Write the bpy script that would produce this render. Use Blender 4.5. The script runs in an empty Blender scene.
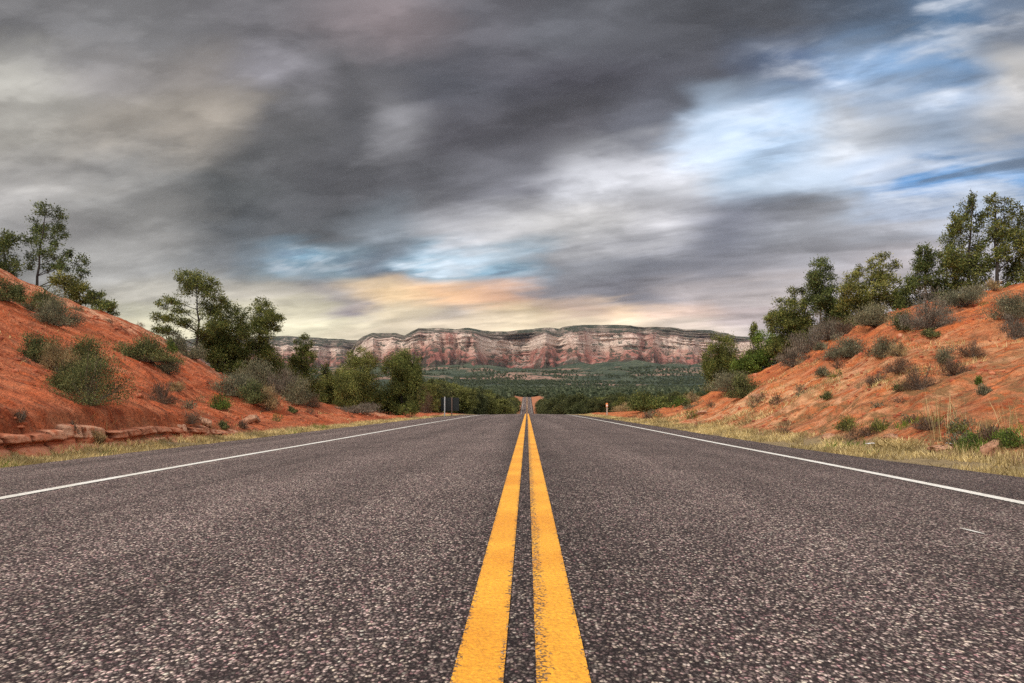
import bpy, math, random
import numpy as np
from mathutils import Matrix, Euler, Vector

random.seed(7)
rng = np.random.default_rng(11)
S = bpy.context.scene
COL = S.collection
W_PX, H_PX, F_PX = 1024, 683, 683.0
R = math.radians

# ------------------------------------------------------------------ camera
CAM_H = 0.60
PITCH = math.atan((401 - 341.5) / F_PX)
YAW = math.atan(15 / F_PX)
cam_d = bpy.data.cameras.new("camera")
cam = bpy.data.objects.new("camera", cam_d)
COL.objects.link(cam)
cam_d.sensor_width = 36.0
cam_d.lens = 36.0 * F_PX / W_PX
cam_d.clip_start = 0.05
cam_d.clip_end = 40000
cam.location = (0, 0, CAM_H)
cam.rotation_euler = (math.pi / 2 + PITCH, 0, YAW)
S.camera = cam
CAM_R = np.array(Euler((math.pi / 2 + PITCH, 0, YAW)).to_matrix())


def ray(px, py):
    d = CAM_R @ np.array([(px - 512) / F_PX, -(py - 341.5) / F_PX, -1.0])
    return d / d[1]                       # per metre along the road axis


def pix(px, py, y):
    """world point seen at a pixel of the photograph, y metres down the road"""
    d = ray(px, py)
    return np.array([d[0] * y, y, CAM_H + d[2] * y])


# ------------------------------------------------------------------ light
EXPO = 0.88
SUN_EL, SUN_AZ = R(44), R(232)
S.view_settings.view_transform = 'Standard'
S.view_settings.look = 'None'
S.view_settings.gamma = 1
S.view_settings.exposure = EXPO
S.render.engine = 'CYCLES'
S.cycles.max_bounces = 6
S.cycles.use_light_tree = False
S.cycles.diffuse_bounces = 3
S.cycles.transparent_max_bounces = 8
S.cycles.use_denoising = False
S.cycles.sample_clamp_indirect = 1.5

sun_d = bpy.data.lights.new("sun", 'SUN')
sun_d.energy = 1.5
sun_d.angle = R(14)
sun_d.color = (1.0, 0.94, 0.86)
sun = bpy.data.objects.new("sun", sun_d)
COL.objects.link(sun)
sv = Vector((math.sin(SUN_AZ) * math.cos(SUN_EL), math.cos(SUN_AZ) * math.cos(SUN_EL), math.sin(SUN_EL)))
sun.rotation_euler = sv.to_track_quat('Z', 'Y').to_euler()


def lin(c):
    c = np.asarray(c, float) / 255.0
    return np.where(c <= 0.04045, c / 12.92, ((c + 0.055) / 1.055) ** 2.4)


class NT:
    """small helper to write node trees"""

    def __init__(self, tree):
        self.t = tree
        self.n = tree.nodes
        self.l = tree.links

    def set(self, sock, v):
        if isinstance(v, bpy.types.NodeSocket):
            self.l.new(v, sock)
        elif v is not None:
            try:
                sock.default_value = v
            except Exception:
                sock.default_value = (v[0], v[1], v[2], 1.0) if len(v) == 3 else v

    def math(self, op, a, b=None, c=None, clamp=False):
        n = self.n.new('ShaderNodeMath')
        n.operation = op
        n.use_clamp = clamp
        self.set(n.inputs[0], a)
        self.set(n.inputs[1], b)
        self.set(n.inputs[2], c)
        return n.outputs[0]

    def vmath(self, op, a, b=None, scale=None):
        n = self.n.new('ShaderNodeVectorMath')
        n.operation = op
        self.set(n.inputs[0], a)
        self.set(n.inputs[1], b)
        if scale is not None:
            self.set(n.inputs['Scale'], scale)
        return n.outputs['Value'] if op in ('DOT_PRODUCT', 'LENGTH', 'DISTANCE') else n.outputs[0]

    def sep(self, v):
        n = self.n.new('ShaderNodeSeparateXYZ')
        self.set(n.inputs[0], v)
        return n.outputs

    def comb(self, x, y, z):
        n = self.n.new('ShaderNodeCombineXYZ')
        for i, v in enumerate((x, y, z)):
            self.set(n.inputs[i], v)
        return n.outputs[0]

    def noise(self, vec, scale=5, detail=4, rough=0.5, dist=0.0, col=False):
        n = self.n.new('ShaderNodeTexNoise')
        self.set(n.inputs['Vector'], vec)
        n.inputs['Scale'].default_value = scale
        n.inputs['Detail'].default_value = detail
        n.inputs['Roughness'].default_value = rough
        n.inputs['Distortion'].default_value = dist
        return n.outputs[1 if col else 0]

    def voronoi(self, vec, scale, feature='F1', rand=1.0):
        n = self.n.new('ShaderNodeTexVoronoi')
        n.feature = feature
        self.set(n.inputs['Vector'], vec)
        n.inputs['Scale'].default_value = scale
        n.inputs['Randomness'].default_value = rand
        return n.outputs

    def ramp(self, f, stops, interp='LINEAR'):
        n = self.n.new('ShaderNodeValToRGB')
        self.set(n.inputs[0], f)
        cr = n.color_ramp
        cr.interpolation = interp
        while len(cr.elements) < len(stops):
            cr.elements.new(0.5)
        for e, (p, c) in zip(cr.elements, stops):
            e.position = min(1, max(0, p))
            e.color = (c, c, c, 1) if np.isscalar(c) else (c[0], c[1], c[2], 1)
        return n.outputs[0]

    def rng(self, v, a, b, c=0.0, d=1.0, smooth=True):
        n = self.n.new('ShaderNodeMapRange')
        n.interpolation_type = 'SMOOTHSTEP' if smooth else 'LINEAR'
        self.set(n.inputs['Value'], v)
        for k, x in zip(('From Min', 'From Max', 'To Min', 'To Max'), (a, b, c, d)):
            self.set(n.inputs[k], x)
        return n.outputs[0]

    def mix(self, f, a, b, mode='MIX'):
        n = self.n.new('ShaderNodeMix')
        n.data_type = 'RGBA'
        n.blend_type = mode
        n.clamp_factor = True
        self.set(n.inputs[0], f)
        self.set(n.inputs[6], a)
        self.set(n.inputs[7], b)
        return n.outputs[2]

    def attr(self, name):
        n = self.n.new('ShaderNodeAttribute')
        n.attribute_name = name
        return n.outputs

    def bump(self, h, strength=0.5, dist=0.02, normal=None):
        n = self.n.new('ShaderNodeBump')
        self.set(n.inputs['Height'], h)
        n.inputs['Strength'].default_value = strength
        n.inputs['Distance'].default_value = dist
        if normal is not None:
            self.set(n.inputs['Normal'], normal)
        return n.outputs[0]


# ------------------------------------------------------------------ world sky
world = bpy.data.worlds.new("World")
S.world = world
world.use_nodes = True
wt = NT(world.node_tree)
wt.n.clear()
SKY_STR = 0.10
CK = 1.0 / (SKY_STR * 2 ** EXPO)         # brings display colours to world units

sky = wt.n.new('ShaderNodeTexSky')
sky.sky_type = 'NISHITA'
sky.sun_disc = False
sky.sun_elevation = SUN_EL
sky.sun_rotation = SUN_AZ
sky.altitude = 1600
tc = wt.n.new('ShaderNodeTexCoord')
D = tc.outputs['Generated']
dx, dy, dz = wt.sep(D)[0:3]
# flat cloud deck seen in perspective; the wind draws streaks out towards the front left
zz = wt.math('ADD', wt.math('MAXIMUM', dz, 0.0), 0.085)
qx = wt.math('DIVIDE', dx, zz)
qy = wt.math('DIVIDE', dy, zz)
SA = R(-60)
ca, sa = math.sin(SA), math.cos(SA)
along = wt.math('ADD', wt.math('MULTIPLY', qx, ca), wt.math('MULTIPLY', qy, sa))
across = wt.math('ADD', wt.math('MULTIPLY', qx, sa), wt.math('MULTIPLY', qy, -ca))
q1 = wt.comb(wt.math('MULTIPLY', along, 0.60), across, 0.0)
q2 = wt.comb(wt.math('MULTIPLY', along, 0.34), across, 3.7)
q3 = wt.comb(wt.math('MULTIPLY', along, 0.90), across, 9.1)
nA = wt.noise(q1, 1.15, 5, 0.55, 0.3)
nB = wt.noise(q2, 2.4, 5, 0.55, 0.2)
nC = wt.noise(q3, 3.2, 4, 0.5, 0.4)
yy = wt.math('MAXIMUM', dy, 0.05)
u0 = wt.math('DIVIDE', dx, yy)
v0 = wt.math('DIVIDE', dz, yy)
sA = wt.math('SUBTRACT', nA, 0.5)
sB = wt.math('SUBTRACT', nB, 0.5)
sC = wt.math('SUBTRACT', nC, 0.5)
e1 = wt.comb(wt.math('MULTIPLY', u0, 1.0), wt.math('MULTIPLY', v0, 2.6), 1.3)
nE = wt.noise(e1, 4.6, 6, 0.52, 0.15)
sE = wt.math('SUBTRACT', nE, 0.5)
vs = wt.math('ADD', wt.math('MULTIPLY', v0, 0.30), 0.012)
u = wt.math('ADD', u0, wt.math('MULTIPLY', sA, 0.20))
u = wt.math('ADD', u, wt.math('MULTIPLY', sE, 0.15))
v = wt.math('ADD', v0, wt.math('MULTIPLY', wt.math('ADD', wt.math('ADD', sB, wt.math('MULTIPLY', sA, 0.5)), wt.math('MULTIPLY', sE, 0.7)), vs))

ROWS = [
    (328, [(300, (216, 206, 176)), (400, (228, 210, 182)), (450, (220, 200, 174)), (520, (242, 220, 186)), (600, (252, 228, 196)), (700, (222, 203, 186)), (800, (190, 178, 178))]),
    (314, [(0, (150, 146, 140)), (150, (190, 184, 160)), (290, (200, 190, 164)), (342, (150, 140, 140)), (372, (212, 194, 164)), (440, (182, 168, 154)), (505, (208, 184, 150)), (560, (208, 180, 160)), (620, (232, 200, 168)), (690, (214, 186, 170)), (760, (186, 170, 166)), (900, (176, 168, 168))]),
    (296, [(0, (148, 145, 140)), (140, (168, 162, 150)), (270, (192, 183, 168)), (320, (168, 159, 152)), (385, (238, 204, 160)), (440, (236, 190, 148)), (500, (214, 170, 140)), (555, (134, 131, 135)), (630, (122, 119, 124)), (700, (166, 156, 154)), (790, (178, 167, 163)), (1000, (186, 178, 178))]),
    (264, [(0, (154, 151, 147)), (130, (156, 153, 148)), (220, (120, 122, 124)), (255, (112, 120, 126)), (300, (120, 152, 170)), (345, (112, 134, 146)), (400, (98, 108, 118)), (450, (112, 164, 188)), (515, (134, 166, 184)), (570, (134, 134, 138)), (640, (112, 112, 118)), (720, (122, 121, 127)), (800, (148, 145, 148)), (920, (166, 158, 158)), (1024, (172, 166, 168))]),
    (226, [(0, (146, 143, 140)), (60, (148, 144, 141)), (150, (146, 143, 139)), (240, (84, 86, 88)), (330, (88, 89, 91)), (400, (132, 138, 144)), (470, (196, 194, 196)), (560, (200, 196, 193)), (640, (186, 183, 184)), (720, (124, 125, 134)), (800, (146, 146, 150)), (900, (158, 158, 163)), (1000, (168, 172, 182))]),
    (188, [(20, (146, 142, 138)), (130, (142, 139, 135)), (215, (88, 89, 89)), (320, (82, 81, 83)), (430, (84, 83, 86)), (520, (112, 111, 116)), (590, (184, 183, 186)), (680, (204, 203, 206)), (750, (164, 182, 200)), (830, (170, 184, 200)), (920, (104, 152, 202)), (1010, (128, 164, 204))]),
    (130, [(20, (146, 141, 133)), (120, (150, 142, 132)), (188, (164, 154, 142)), (255, (94, 92, 92)), (330, (80, 79, 81)), (385, (120, 118, 120)), (445, (78, 76, 80)), (560, (82, 80, 84)), (650, (92, 93, 100)), (700, (166, 182, 200)), (780, (168, 188, 210)), (850, (188, 190, 194)), (940, (146, 158, 174)), (1015, (182, 180, 180))]),
    (76, [(20, (152, 148, 140)), (110, (134, 129, 126)), (190, (140, 133, 128)), (252, (146, 142, 146)), (330, (92, 90, 92)), (450, (72, 72, 77)), (560, (78, 76, 82)), (700, (82, 82, 88)), (790, (92, 108, 134)), (865, (136, 166, 200)), (950, (126, 156, 190)), (1015, (196, 192, 188))]),
    (18, [(20, (100, 98, 98)), (130, (110, 108, 108)), (250, (100, 97, 99)), (385, (118, 108, 109)), (480, (86, 84, 88)), (560, (78, 78, 82)), (680, (78, 78, 82)), (780, (80, 81, 86)), (870, (76, 86, 100)), (960, (82, 108, 136)), (1020, (80, 96, 118))]),
    (-90, [(0, (108, 105, 104)), (500, (92, 91, 94)), (1020, (98, 104, 112))]),
]
col = None
vprev = None
for py, stops in ROWS:
    rr = []
    for px, c in stops:
        d = ray(px, py)
        rr.append(((d[0] + 1.2) / 2.4, lin(c)))
    f = wt.math('DIVIDE', wt.math('ADD', u, 1.2), 2.4)
    rc = wt.ramp(f, rr, 'EASE')
    vi = ray(527, py)[2]
    if col is None:
        col = rc
    else:
        col = wt.mix(wt.rng(v, vprev, vi), col, rc)
    vprev = vi
q4 = wt.comb(wt.math('MULTIPLY', along, 0.36), across, 21.0)
nF = wt.noise(q4, 3.6, 6, 0.54, 0.3)
cr_, cg_, cb_ = wt.sep(col)[0:3]
blue = wt.rng(wt.math('DIVIDE', cb_, wt.math('ADD', cr_, .02)), 1.10, 1.9)
wisp = wt.rng(wt.math('ADD', wt.math('MULTIPLY', nF, .6), wt.math('MULTIPLY', nE, .4)), .45, .56)
col = wt.mix(wt.math('MULTIPLY', blue, wt.math('MULTIPLY', wisp, .62)), col, tuple(lin((202, 202, 204))))
dark_ = wt.math('MULTIPLY', wt.math('MULTIPLY', blue, .6), wt.rng(nF, .46, .36))
col = wt.mix(dark_, col, tuple(lin((112, 122, 136))))
# fine streaks of light and dark in the cloud itself
sF = wt.math('SUBTRACT', nF, 0.5)
q5 = wt.comb(wt.math('MULTIPLY', along, 0.50), across, 33.0)
nG = wt.noise(q5, 2.1, 7, 0.56, 0.2)
e2 = wt.comb(wt.math('MULTIPLY', u0, 1.5), wt.math('MULTIPLY', v0, 4.6), 7.7)
nH = wt.noise(e2, 3.0, 7, 0.56, 0.2)
lum = wt.math('MULTIPLY', sB, 0.9)
lum = wt.math('ADD', lum, wt.rng(nG, .44, .56, -.14, .14))
lum = wt.math('ADD', lum, wt.rng(nH, .45, .56, -.10, .12))
lum = wt.math('ADD', lum, wt.math('MULTIPLY', sC, 0.5))
lum = wt.math('ADD', lum, wt.math('MULTIPLY', sE, 1.1))
lum = wt.math('ADD', lum, wt.math('MULTIPLY', sF, 1.25))
lum = wt.math('MULTIPLY', wt.math('EXPONENT', wt.math('MULTIPLY', lum, wt.rng(v0, .02, .30, .70, .88))), 1.25)
col = wt.vmath('SCALE', col, scale=wt.math('MULTIPLY', lum, CK))
col = wt.vmath('MULTIPLY', col, (.975, 1.0, 1.035))
# the rest of the sky: thin bright overcast overhead and behind, blue in the gaps
cov = wt.rng(nA, 0.30, 0.52)
back = wt.rng(dy, -0.5, 0.3, 1.0, 0.0)
bl = wt.math('ADD', wt.math('MULTIPLY', back, 5.0), 4.2)
bl = wt.math('MULTIPLY', bl, wt.math('ADD', 1.0, sB))
over = wt.vmath('SCALE', (1.0, 0.97, 0.95), scale=bl)
rest = wt.mix(cov, sky.outputs[0], over)
front = wt.math('MULTIPLY', wt.rng(dy, 0.22, 0.50), wt.rng(v0, 0.62, 1.0, 1.0, 0.0))
fin = wt.mix(front, rest, col)
bg = wt.n.new('ShaderNodeBackground')
bg.inputs[1].default_value = SKY_STR
wt.l.new(fin, bg.inputs[0])
wo = wt.n.new('ShaderNodeOutputWorld')
wt.l.new(bg.outputs[0], wo.inputs[0])
world.cycles.sampling_method = 'MANUAL'
world.cycles.sample_map_resolution = 512


# ------------------------------------------------------------------ numeric helpers
def vnoise(x, y, seed=0):
    x = np.asarray(x, float)
    y = np.asarray(y, float)
    xi = np.floor(x).astype(np.int64)
    yi = np.floor(y).astype(np.int64)
    fx = x - xi
    fy = y - yi
    fx = fx * fx * (3 - 2 * fx)
    fy = fy * fy * (3 - 2 * fy)

    def h(a, b):
        n = (a * 374761393 + b * 668265263 + seed * 974634777) & 0xFFFFFFFF
        n = ((n ^ (n >> 13)) * 1274126177) & 0xFFFFFFFF
        return ((n ^ (n >> 16)) & 0xFFFF) / 65535.0
    return (h(xi, yi) * (1 - fx) + h(xi + 1, yi) * fx) * (1 - fy) + (h(xi, yi + 1) * (1 - fx) + h(xi + 1, yi + 1) * fx) * fy


def fbm(x, y, seed=0, octaves=4, gain=0.5):
    s, a, t = 0.0, 1.0, 0.0
    for o in range(octaves):
        s = s + a * (vnoise(x * 2 ** o + 17.3 * o, y * 2 ** o + 9.1 * o, seed + o) - 0.5)
        t += a
        a *= gain
    return s / t * 2                       # about -1..1


def sstep(x, a, b):
    t = np.clip((np.asarray(x, float) - a) / (b - a), 0, 1)
    return t * t * (3 - 2 * t)


def pchip(xs, ys):
    xs = np.array(xs, float)
    ys = np.array(ys, float)
    h = np.diff(xs)
    d = np.diff(ys) / h
    m = np.zeros_like(ys)
    for i in range(1, len(xs) - 1):
        if d[i - 1] * d[i] > 0:
            w1, w2 = 2 * h[i] + h[i - 1], h[i] + 2 * h[i - 1]
            m[i] = (w1 + w2) / (w1 / d[i - 1] + w2 / d[i])
    m[0], m[-1] = d[0], d[-1]

    def f(x):
        x = np.clip(np.asarray(x, float), xs[0], xs[-1])
        i = np.clip(np.searchsorted(xs, x, side='right') - 1, 0, len(xs) - 2)
        t = (x - xs[i]) / h[i]
        return ((1 + 2 * t) * (1 - t) ** 2 * ys[i] + t * (1 - t) ** 2 * h[i] * m[i]
                + t * t * (3 - 2 * t) * ys[i + 1] + t * t * (t - 1) * h[i] * m[i + 1])
    return f


def mesh_np(name, verts, faces, mat=None, parent=None, smooth=False, attrs=None):
    """faces: (n,k) int array, or a list of such arrays"""
    verts = np.asarray(verts, np.float32)
    fl = faces if isinstance(faces, list) else [faces]
    fl = [np.asarray(f, np.int32) for f in fl if len(f)]
    me = bpy.data.meshes.new(name)
    me.vertices.add(len(verts))
    me.vertices.foreach_set('co', verts.ravel())
    loops = np.concatenate([f.ravel() for f in fl])
    tot = np.concatenate([np.full(len(f), f.shape[1], np.int32) for f in fl])
    me.loops.add(len(loops))
    me.loops.foreach_set('vertex_index', loops)
    me.polygons.add(len(tot))
    me.polygons.foreach_set('loop_start', np.concatenate([[0], np.cumsum(tot)[:-1]]).astype(np.int32))
    me.polygons.foreach_set('loop_total', tot)
    if smooth:
        me.polygons.foreach_set('use_smooth', np.ones(len(tot), bool))
    for k, a in (attrs or {}).items():
        at = me.attributes.new(k, 'FLOAT', 'POINT')
        at.data.foreach_set('value', np.asarray(a, np.float32))
    me.update()
    me.validate()
    o = bpy.data.objects.new(name, me)
    COL.objects.link(o)
    if mat:
        me.materials.append(mat)
    if parent:
        o.parent = parent
    return o


def grid_faces(nr, nc):
    i = np.arange(nr * nc).reshape(nr, nc)
    return np.stack([i[:-1, :-1], i[:-1, 1:], i[1:, 1:], i[1:, :-1]], -1).reshape(-1, 4)


def structure(o):
    o['kind'] = 'structure'
    return o


def tag(o, label, cat, group=None, kind=None):
    o['label'] = label
    o['category'] = cat
    if group:
        o['group'] = group
    if kind:
        o['kind'] = kind
    return o


def empty(name, loc):
    o = bpy.data.objects.new(name, None)
    o.empty_display_size = 0.2
    o.location = loc
    COL.objects.link(o)
    return o


def copy_tree(o, parent=None):
    c = o.copy()
    COL.objects.link(c)
    if parent:
        c.parent = parent
    for ch in list(o.children):
        copy_tree(ch, c)
    return c


# ------------------------------------------------------------------ materials
def new_mat(name):
    m = bpy.data.materials.new(name)
    m.use_nodes = True
    t = NT(m.node_tree)
    b = m.node_tree.nodes['Principled BSDF']
    return m, t, b


def coords(t, kind='Object'):
    n = t.n.new('ShaderNodeTexCoord')
    return n.outputs[kind]


def scaled(t, v, s):
    return t.vmath('MULTIPLY', v, s)


def asphalt_colour(t):
    P = coords(t)
    Ps = t.vmath('MULTIPLY', P, (1.0, .74, 1.0))     # stones rolled lengthwise by traffic
    warp = t.vmath('ADD', Ps, t.vmath('SCALE', t.noise(P, 60, 2, col=True), scale=0.012))
    v1 = t.voronoi(warp, 108)
    v2 = t.voronoi(warp, 170)
    c1 = t.sep(v1['Color'])
    c2 = t.sep(v2['Color'])
    grey = t.ramp(c1[0], [(0, (.018, .013, .014)), (.25, (.046, .036, .036)), (.50, (.115, .093, .087)),
                          (.78, (.27, .23, .205)), (1, (.58, .52, .46))])
    tint = t.ramp(c1[1], [(0, (.62, .36, .42)), (.25, (.95, .80, .80)), (.6, (1, .97, .93)), (.85, (1.0, .93, .80)), (1, (.80, .92, .86))])
    a = t.mix(1.0, grey, tint, 'MULTIPLY')
    fine = t.ramp(c2[0], [(0, (.020, .016, .016)), (.5, (.078, .064, .060)), (1, (.27, .235, .21))])
    a = t.mix(0.25, a, fine)
    edge = t.rng(v1['Distance'], 0.34, 0.62)
    a = t.mix(t.math('MULTIPLY', edge, 0.88), a, (.012, .009, .009))
    xx, yy_, _ = t.sep(P)[0:3]
    # polished wheel paths and dull bands along the lanes
    band = t.noise(t.comb(t.math('MULTIPLY', xx, 1.0), t.math('MULTIPLY', yy_, 0.03), 0.0), 1.3, 3, 0.55)
    patch = t.noise(P, 0.7, 4, 0.6)
    k = t.math('ADD', t.rng(band, .25, .75, .74, 1.28), t.rng(patch, .3, .7, -.13, .13))
    seam = t.rng(t.math('ABSOLUTE', t.math('ADD', xx, 0.02)), 0.10, 0.55, 0.72, 1.0)
    k = t.math('MULTIPLY', k, seam)
    a = t.vmath('SCALE', a, scale=k)
    h = t.math('SUBTRACT', 1.0, v1['Distance'])
    h = t.math('ADD', h, t.math('MULTIPLY', c1[2], 0.6))
    return a, h, P


m_asphalt, t, b = new_mat('asphalt')
a, h, P = asphalt_colour(t)
a = t.vmath('MULTIPLY', a, (1.54, 1.46, 1.46))
t.set(b.inputs['Base Color'], a)
b.inputs['Roughness'].default_value = 0.85
b.inputs['Specular IOR Level'].default_value = 0.15
t.set(b.inputs['Normal'], t.bump(h, 0.85, 0.006))


def paint_mat(name, c_lo, c_hi, wear):
    m, t, b = new_mat(name)
    a, h, P = asphalt_colour(t)
    n = t.noise(P, 28, 5, 0.65)
    n2 = t.noise(P, 3.0, 3, 0.5)
    pc = t.mix(t.rng(t.noise(P, 1.6, 4, .6), .3, .7), c_lo, c_hi)
    pc = t.vmath('SCALE', pc, scale=t.rng(t.noise(P, 70, 4, .7), .30, .70, .70, 1.12))
    e = t.attr('edge')['Fac']
    pits = t.rng(t.voronoi(P, 120)['Distance'], 0.25, 0.75)
    chip = t.math('ADD', t.math('MULTIPLY', n, 0.55), t.math('MULTIPLY', pits, 0.22))
    chip = t.math('ADD', chip, t.math('MULTIPLY', n2, 0.14))
    chip = t.math('ADD', chip, t.math('MULTIPLY', e, wear))
    mask = t.math('MULTIPLY', t.rng(chip, 0.66, 0.74), .8)
    t.set(b.inputs['Base Color'], t.mix(mask, pc, a))
    b.inputs['Roughness'].default_value = 0.6
    t.set(b.inputs['Normal'], t.bump(h, 0.5, 0.005))
    return m


m_yellow = paint_mat('yellow_paint', (.72, .28, .012), (.86, .41, .026), 0.22)
m_white = paint_mat('white_paint', (.66, .62, .54), (.80, .77, .70), 0.22)


def soil_nodes(t, P):
    """red cut soil: rills down the slope (along x), clods, pale washed streaks"""
    st = scaled(t, P, (0.55, 3.2, 1.6))
    s1 = t.noise(st, 1.0, 6, 0.62, 0.5)
    s2 = t.noise(scaled(t, P, (1.1, 6.0, 3.2)), 1.0, 5, 0.6, 0.3)
    lump = t.noise(P, 2.6, 7, 0.62)
    grit = t.noise(P, 22, 4, 0.65)
    big = t.noise(P, 0.33, 4, 0.55)
    c = t.mix(t.rng(s1, .28, .72), (.17, .032, .012), (.46, .098, .031))
    c = t.mix(t.rng(big, .38, .66, 0, .55), c, (.47, .125, .046))
    brk = t.noise(scaled(t, P, (.9, 2.0, 1.6)), 1.7, 7, .7, .8)
    c = t.mix(t.math('MULTIPLY', t.rng(brk, .54, .68), .6), c, (.085, .026, .014))
    c = t.mix(t.math('MULTIPLY', t.rng(s2, .56, .74), .5), c, (.56, .20, .09))
    c = t.mix(t.math('MULTIPLY', t.rng(lump, .54, .70), .65), c, (.075, .020, .011))
    c = t.vmath('SCALE', c, scale=t.rng(grit, .25, .75, .72, 1.50))
    hgt = t.math('ADD', t.math('MULTIPLY', s1, 0.5), t.math('MULTIPLY', lump, 0.7))
    hgt = t.math('ADD', hgt, t.math('MULTIPLY', s2, 0.22))
    hgt = t.math('ADD', hgt, t.math('MULTIPLY', grit, 0.12))
    return c, hgt, s2, lump


m_bank, t, b = new_mat('red_soil')
P = coords(t)
c, hgt, s2, lump = soil_nodes(t, P)
pale = t.attr('pale')['Fac']
pm = t.math('MULTIPLY', pale, t.rng(s2, .36, .62))
c = t.mix(pm, c, t.mix(t.rng(lump, .35, .65), (.66, .36, .22), (.52, .24, .13)))
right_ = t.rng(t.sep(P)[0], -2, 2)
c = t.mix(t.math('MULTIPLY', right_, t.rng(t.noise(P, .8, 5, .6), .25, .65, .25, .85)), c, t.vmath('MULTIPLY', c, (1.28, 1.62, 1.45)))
weedy = t.attr('weedy')['Fac']
c = t.mix(t.math('MULTIPLY', weedy, t.rng(t.noise(P, 3.2, 6, .7), .44, .62)), c, t.mix(t.noise(P, 11, 4, .7), (.13, .055, .025), (.36, .20, .085)))
vg = t.attr('verge')['Fac']
c = t.mix(vg, c, t.mix(t.noise(P, 9, 5, .7), (.20, .14, .07), (.40, .30, .17)))
t.set(b.inputs['Base Color'], c)
b.inputs['Roughness'].default_value = 0.95
b.inputs['Specular IOR Level'].default_value = 0.15
t.set(b.inputs['Normal'], t.bump(hgt, 1.0, 0.42))

m_ground, t, b = new_mat('valley_floor')
P = coords(t)
red = t.attr('red')['Fac']
forest = t.noise(P, 0.0045, 7, 0.66)
spots = t.noise(P, 0.035, 6, 0.75)
fc = t.mix(t.rng(forest, .38, .62), (.034, .046, .029), (.078, .088, .054))  # greens lightened, so the base colour carries some of the distance haze
fc = t.mix(t.math('MULTIPLY', t.rng(spots, .48, .60), .7), fc, (.020, .030, .020))
bare = t.math('MULTIPLY', t.rng(t.noise(scaled(t, P, (.5, 1, 1)), .0024, 5, .6), .53, .60), t.rng(spots, .60, .44))
fc = t.mix(t.math('MULTIPLY', bare, .9), fc, (.36, .20, .15))
rc, rh, _, _ = soil_nodes(t, P)
rc = t.mix(.55, rc, (.34, .185, .105))
t.set(b.inputs['Base Color'], t.mix(red, fc, rc))
b.inputs['Roughness'].default_value = 1.0
b.inputs['Specular IOR Level'].default_value = 0.1

m_ledge, t, b = new_mat('sandstone_ledge')
P = coords(t)
i = t.attr('pale')['Fac']
n1 = t.noise(scaled(t, P, (2, 2, 9)), 1.5, 6, .62)
n2 = t.noise(P, 7, 6, .65)
c = t.mix(t.rng(n1, .3, .7), (.34, .085, .035), (.50, .17, .085))
c = t.mix(t.math('MULTIPLY', i, t.rng(n2, .36, .56)), c, (.62, .36, .23))
c = t.mix(t.math('MULTIPLY', t.attr('crack')['Fac'], .8), c, (.09, .025, .013))
c = t.mix(t.math('MULTIPLY', t.rng(n2, .5, .7), .6), c, (.26, .075, .035))
t.set(b.inputs['Base Color'], c)
b.inputs['Roughness'].default_value = 0.9
b.inputs['Specular IOR Level'].default_value = 0.2
t.set(b.inputs['Normal'], t.bump(t.math('ADD', n1, t.math('MULTIPLY', n2, .6)), .9, .06))


def leaf_mat(name, dark, mid, light, clump=1.2, transl=0.25):
    m, t, b = new_mat(name)
    g = t.n.new('ShaderNodeNewGeometry')
    c = t.ramp(g.outputs['Random Per Island'], [(0, dark), (.5, mid), (1, light)])
    n = t.noise(coords(t), clump, 3, .5)
    c = t.vmath('SCALE', c, scale=t.rng(n, .3, .7, .55, 1.45))
    oi = t.n.new('ShaderNodeObjectInfo').outputs['Random']
    c = t.mix(t.math('MULTIPLY', oi, .35), c, t.vmath('MULTIPLY', c, (1.25, 1.02, .8)))
    t.set(b.inputs['Base Color'], c)
    b.inputs['Roughness'].default_value = 0.75
    b.inputs['Specular IOR Level'].default_value = 0.2
    tr = t.n.new('ShaderNodeBsdfTranslucent')
    t.set(tr.inputs[0], c)
    mx = t.n.new('ShaderNodeMixShader')
    mx.inputs[0].default_value = transl
    t.l.new(b.outputs[0], mx.inputs[1])
    t.l.new(tr.outputs[0], mx.inputs[2])
    out = [x for x in t.n if x.type == 'OUTPUT_MATERIAL'][0]
    t.l.new(mx.outputs[0], out.inputs[0])
    return m


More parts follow.
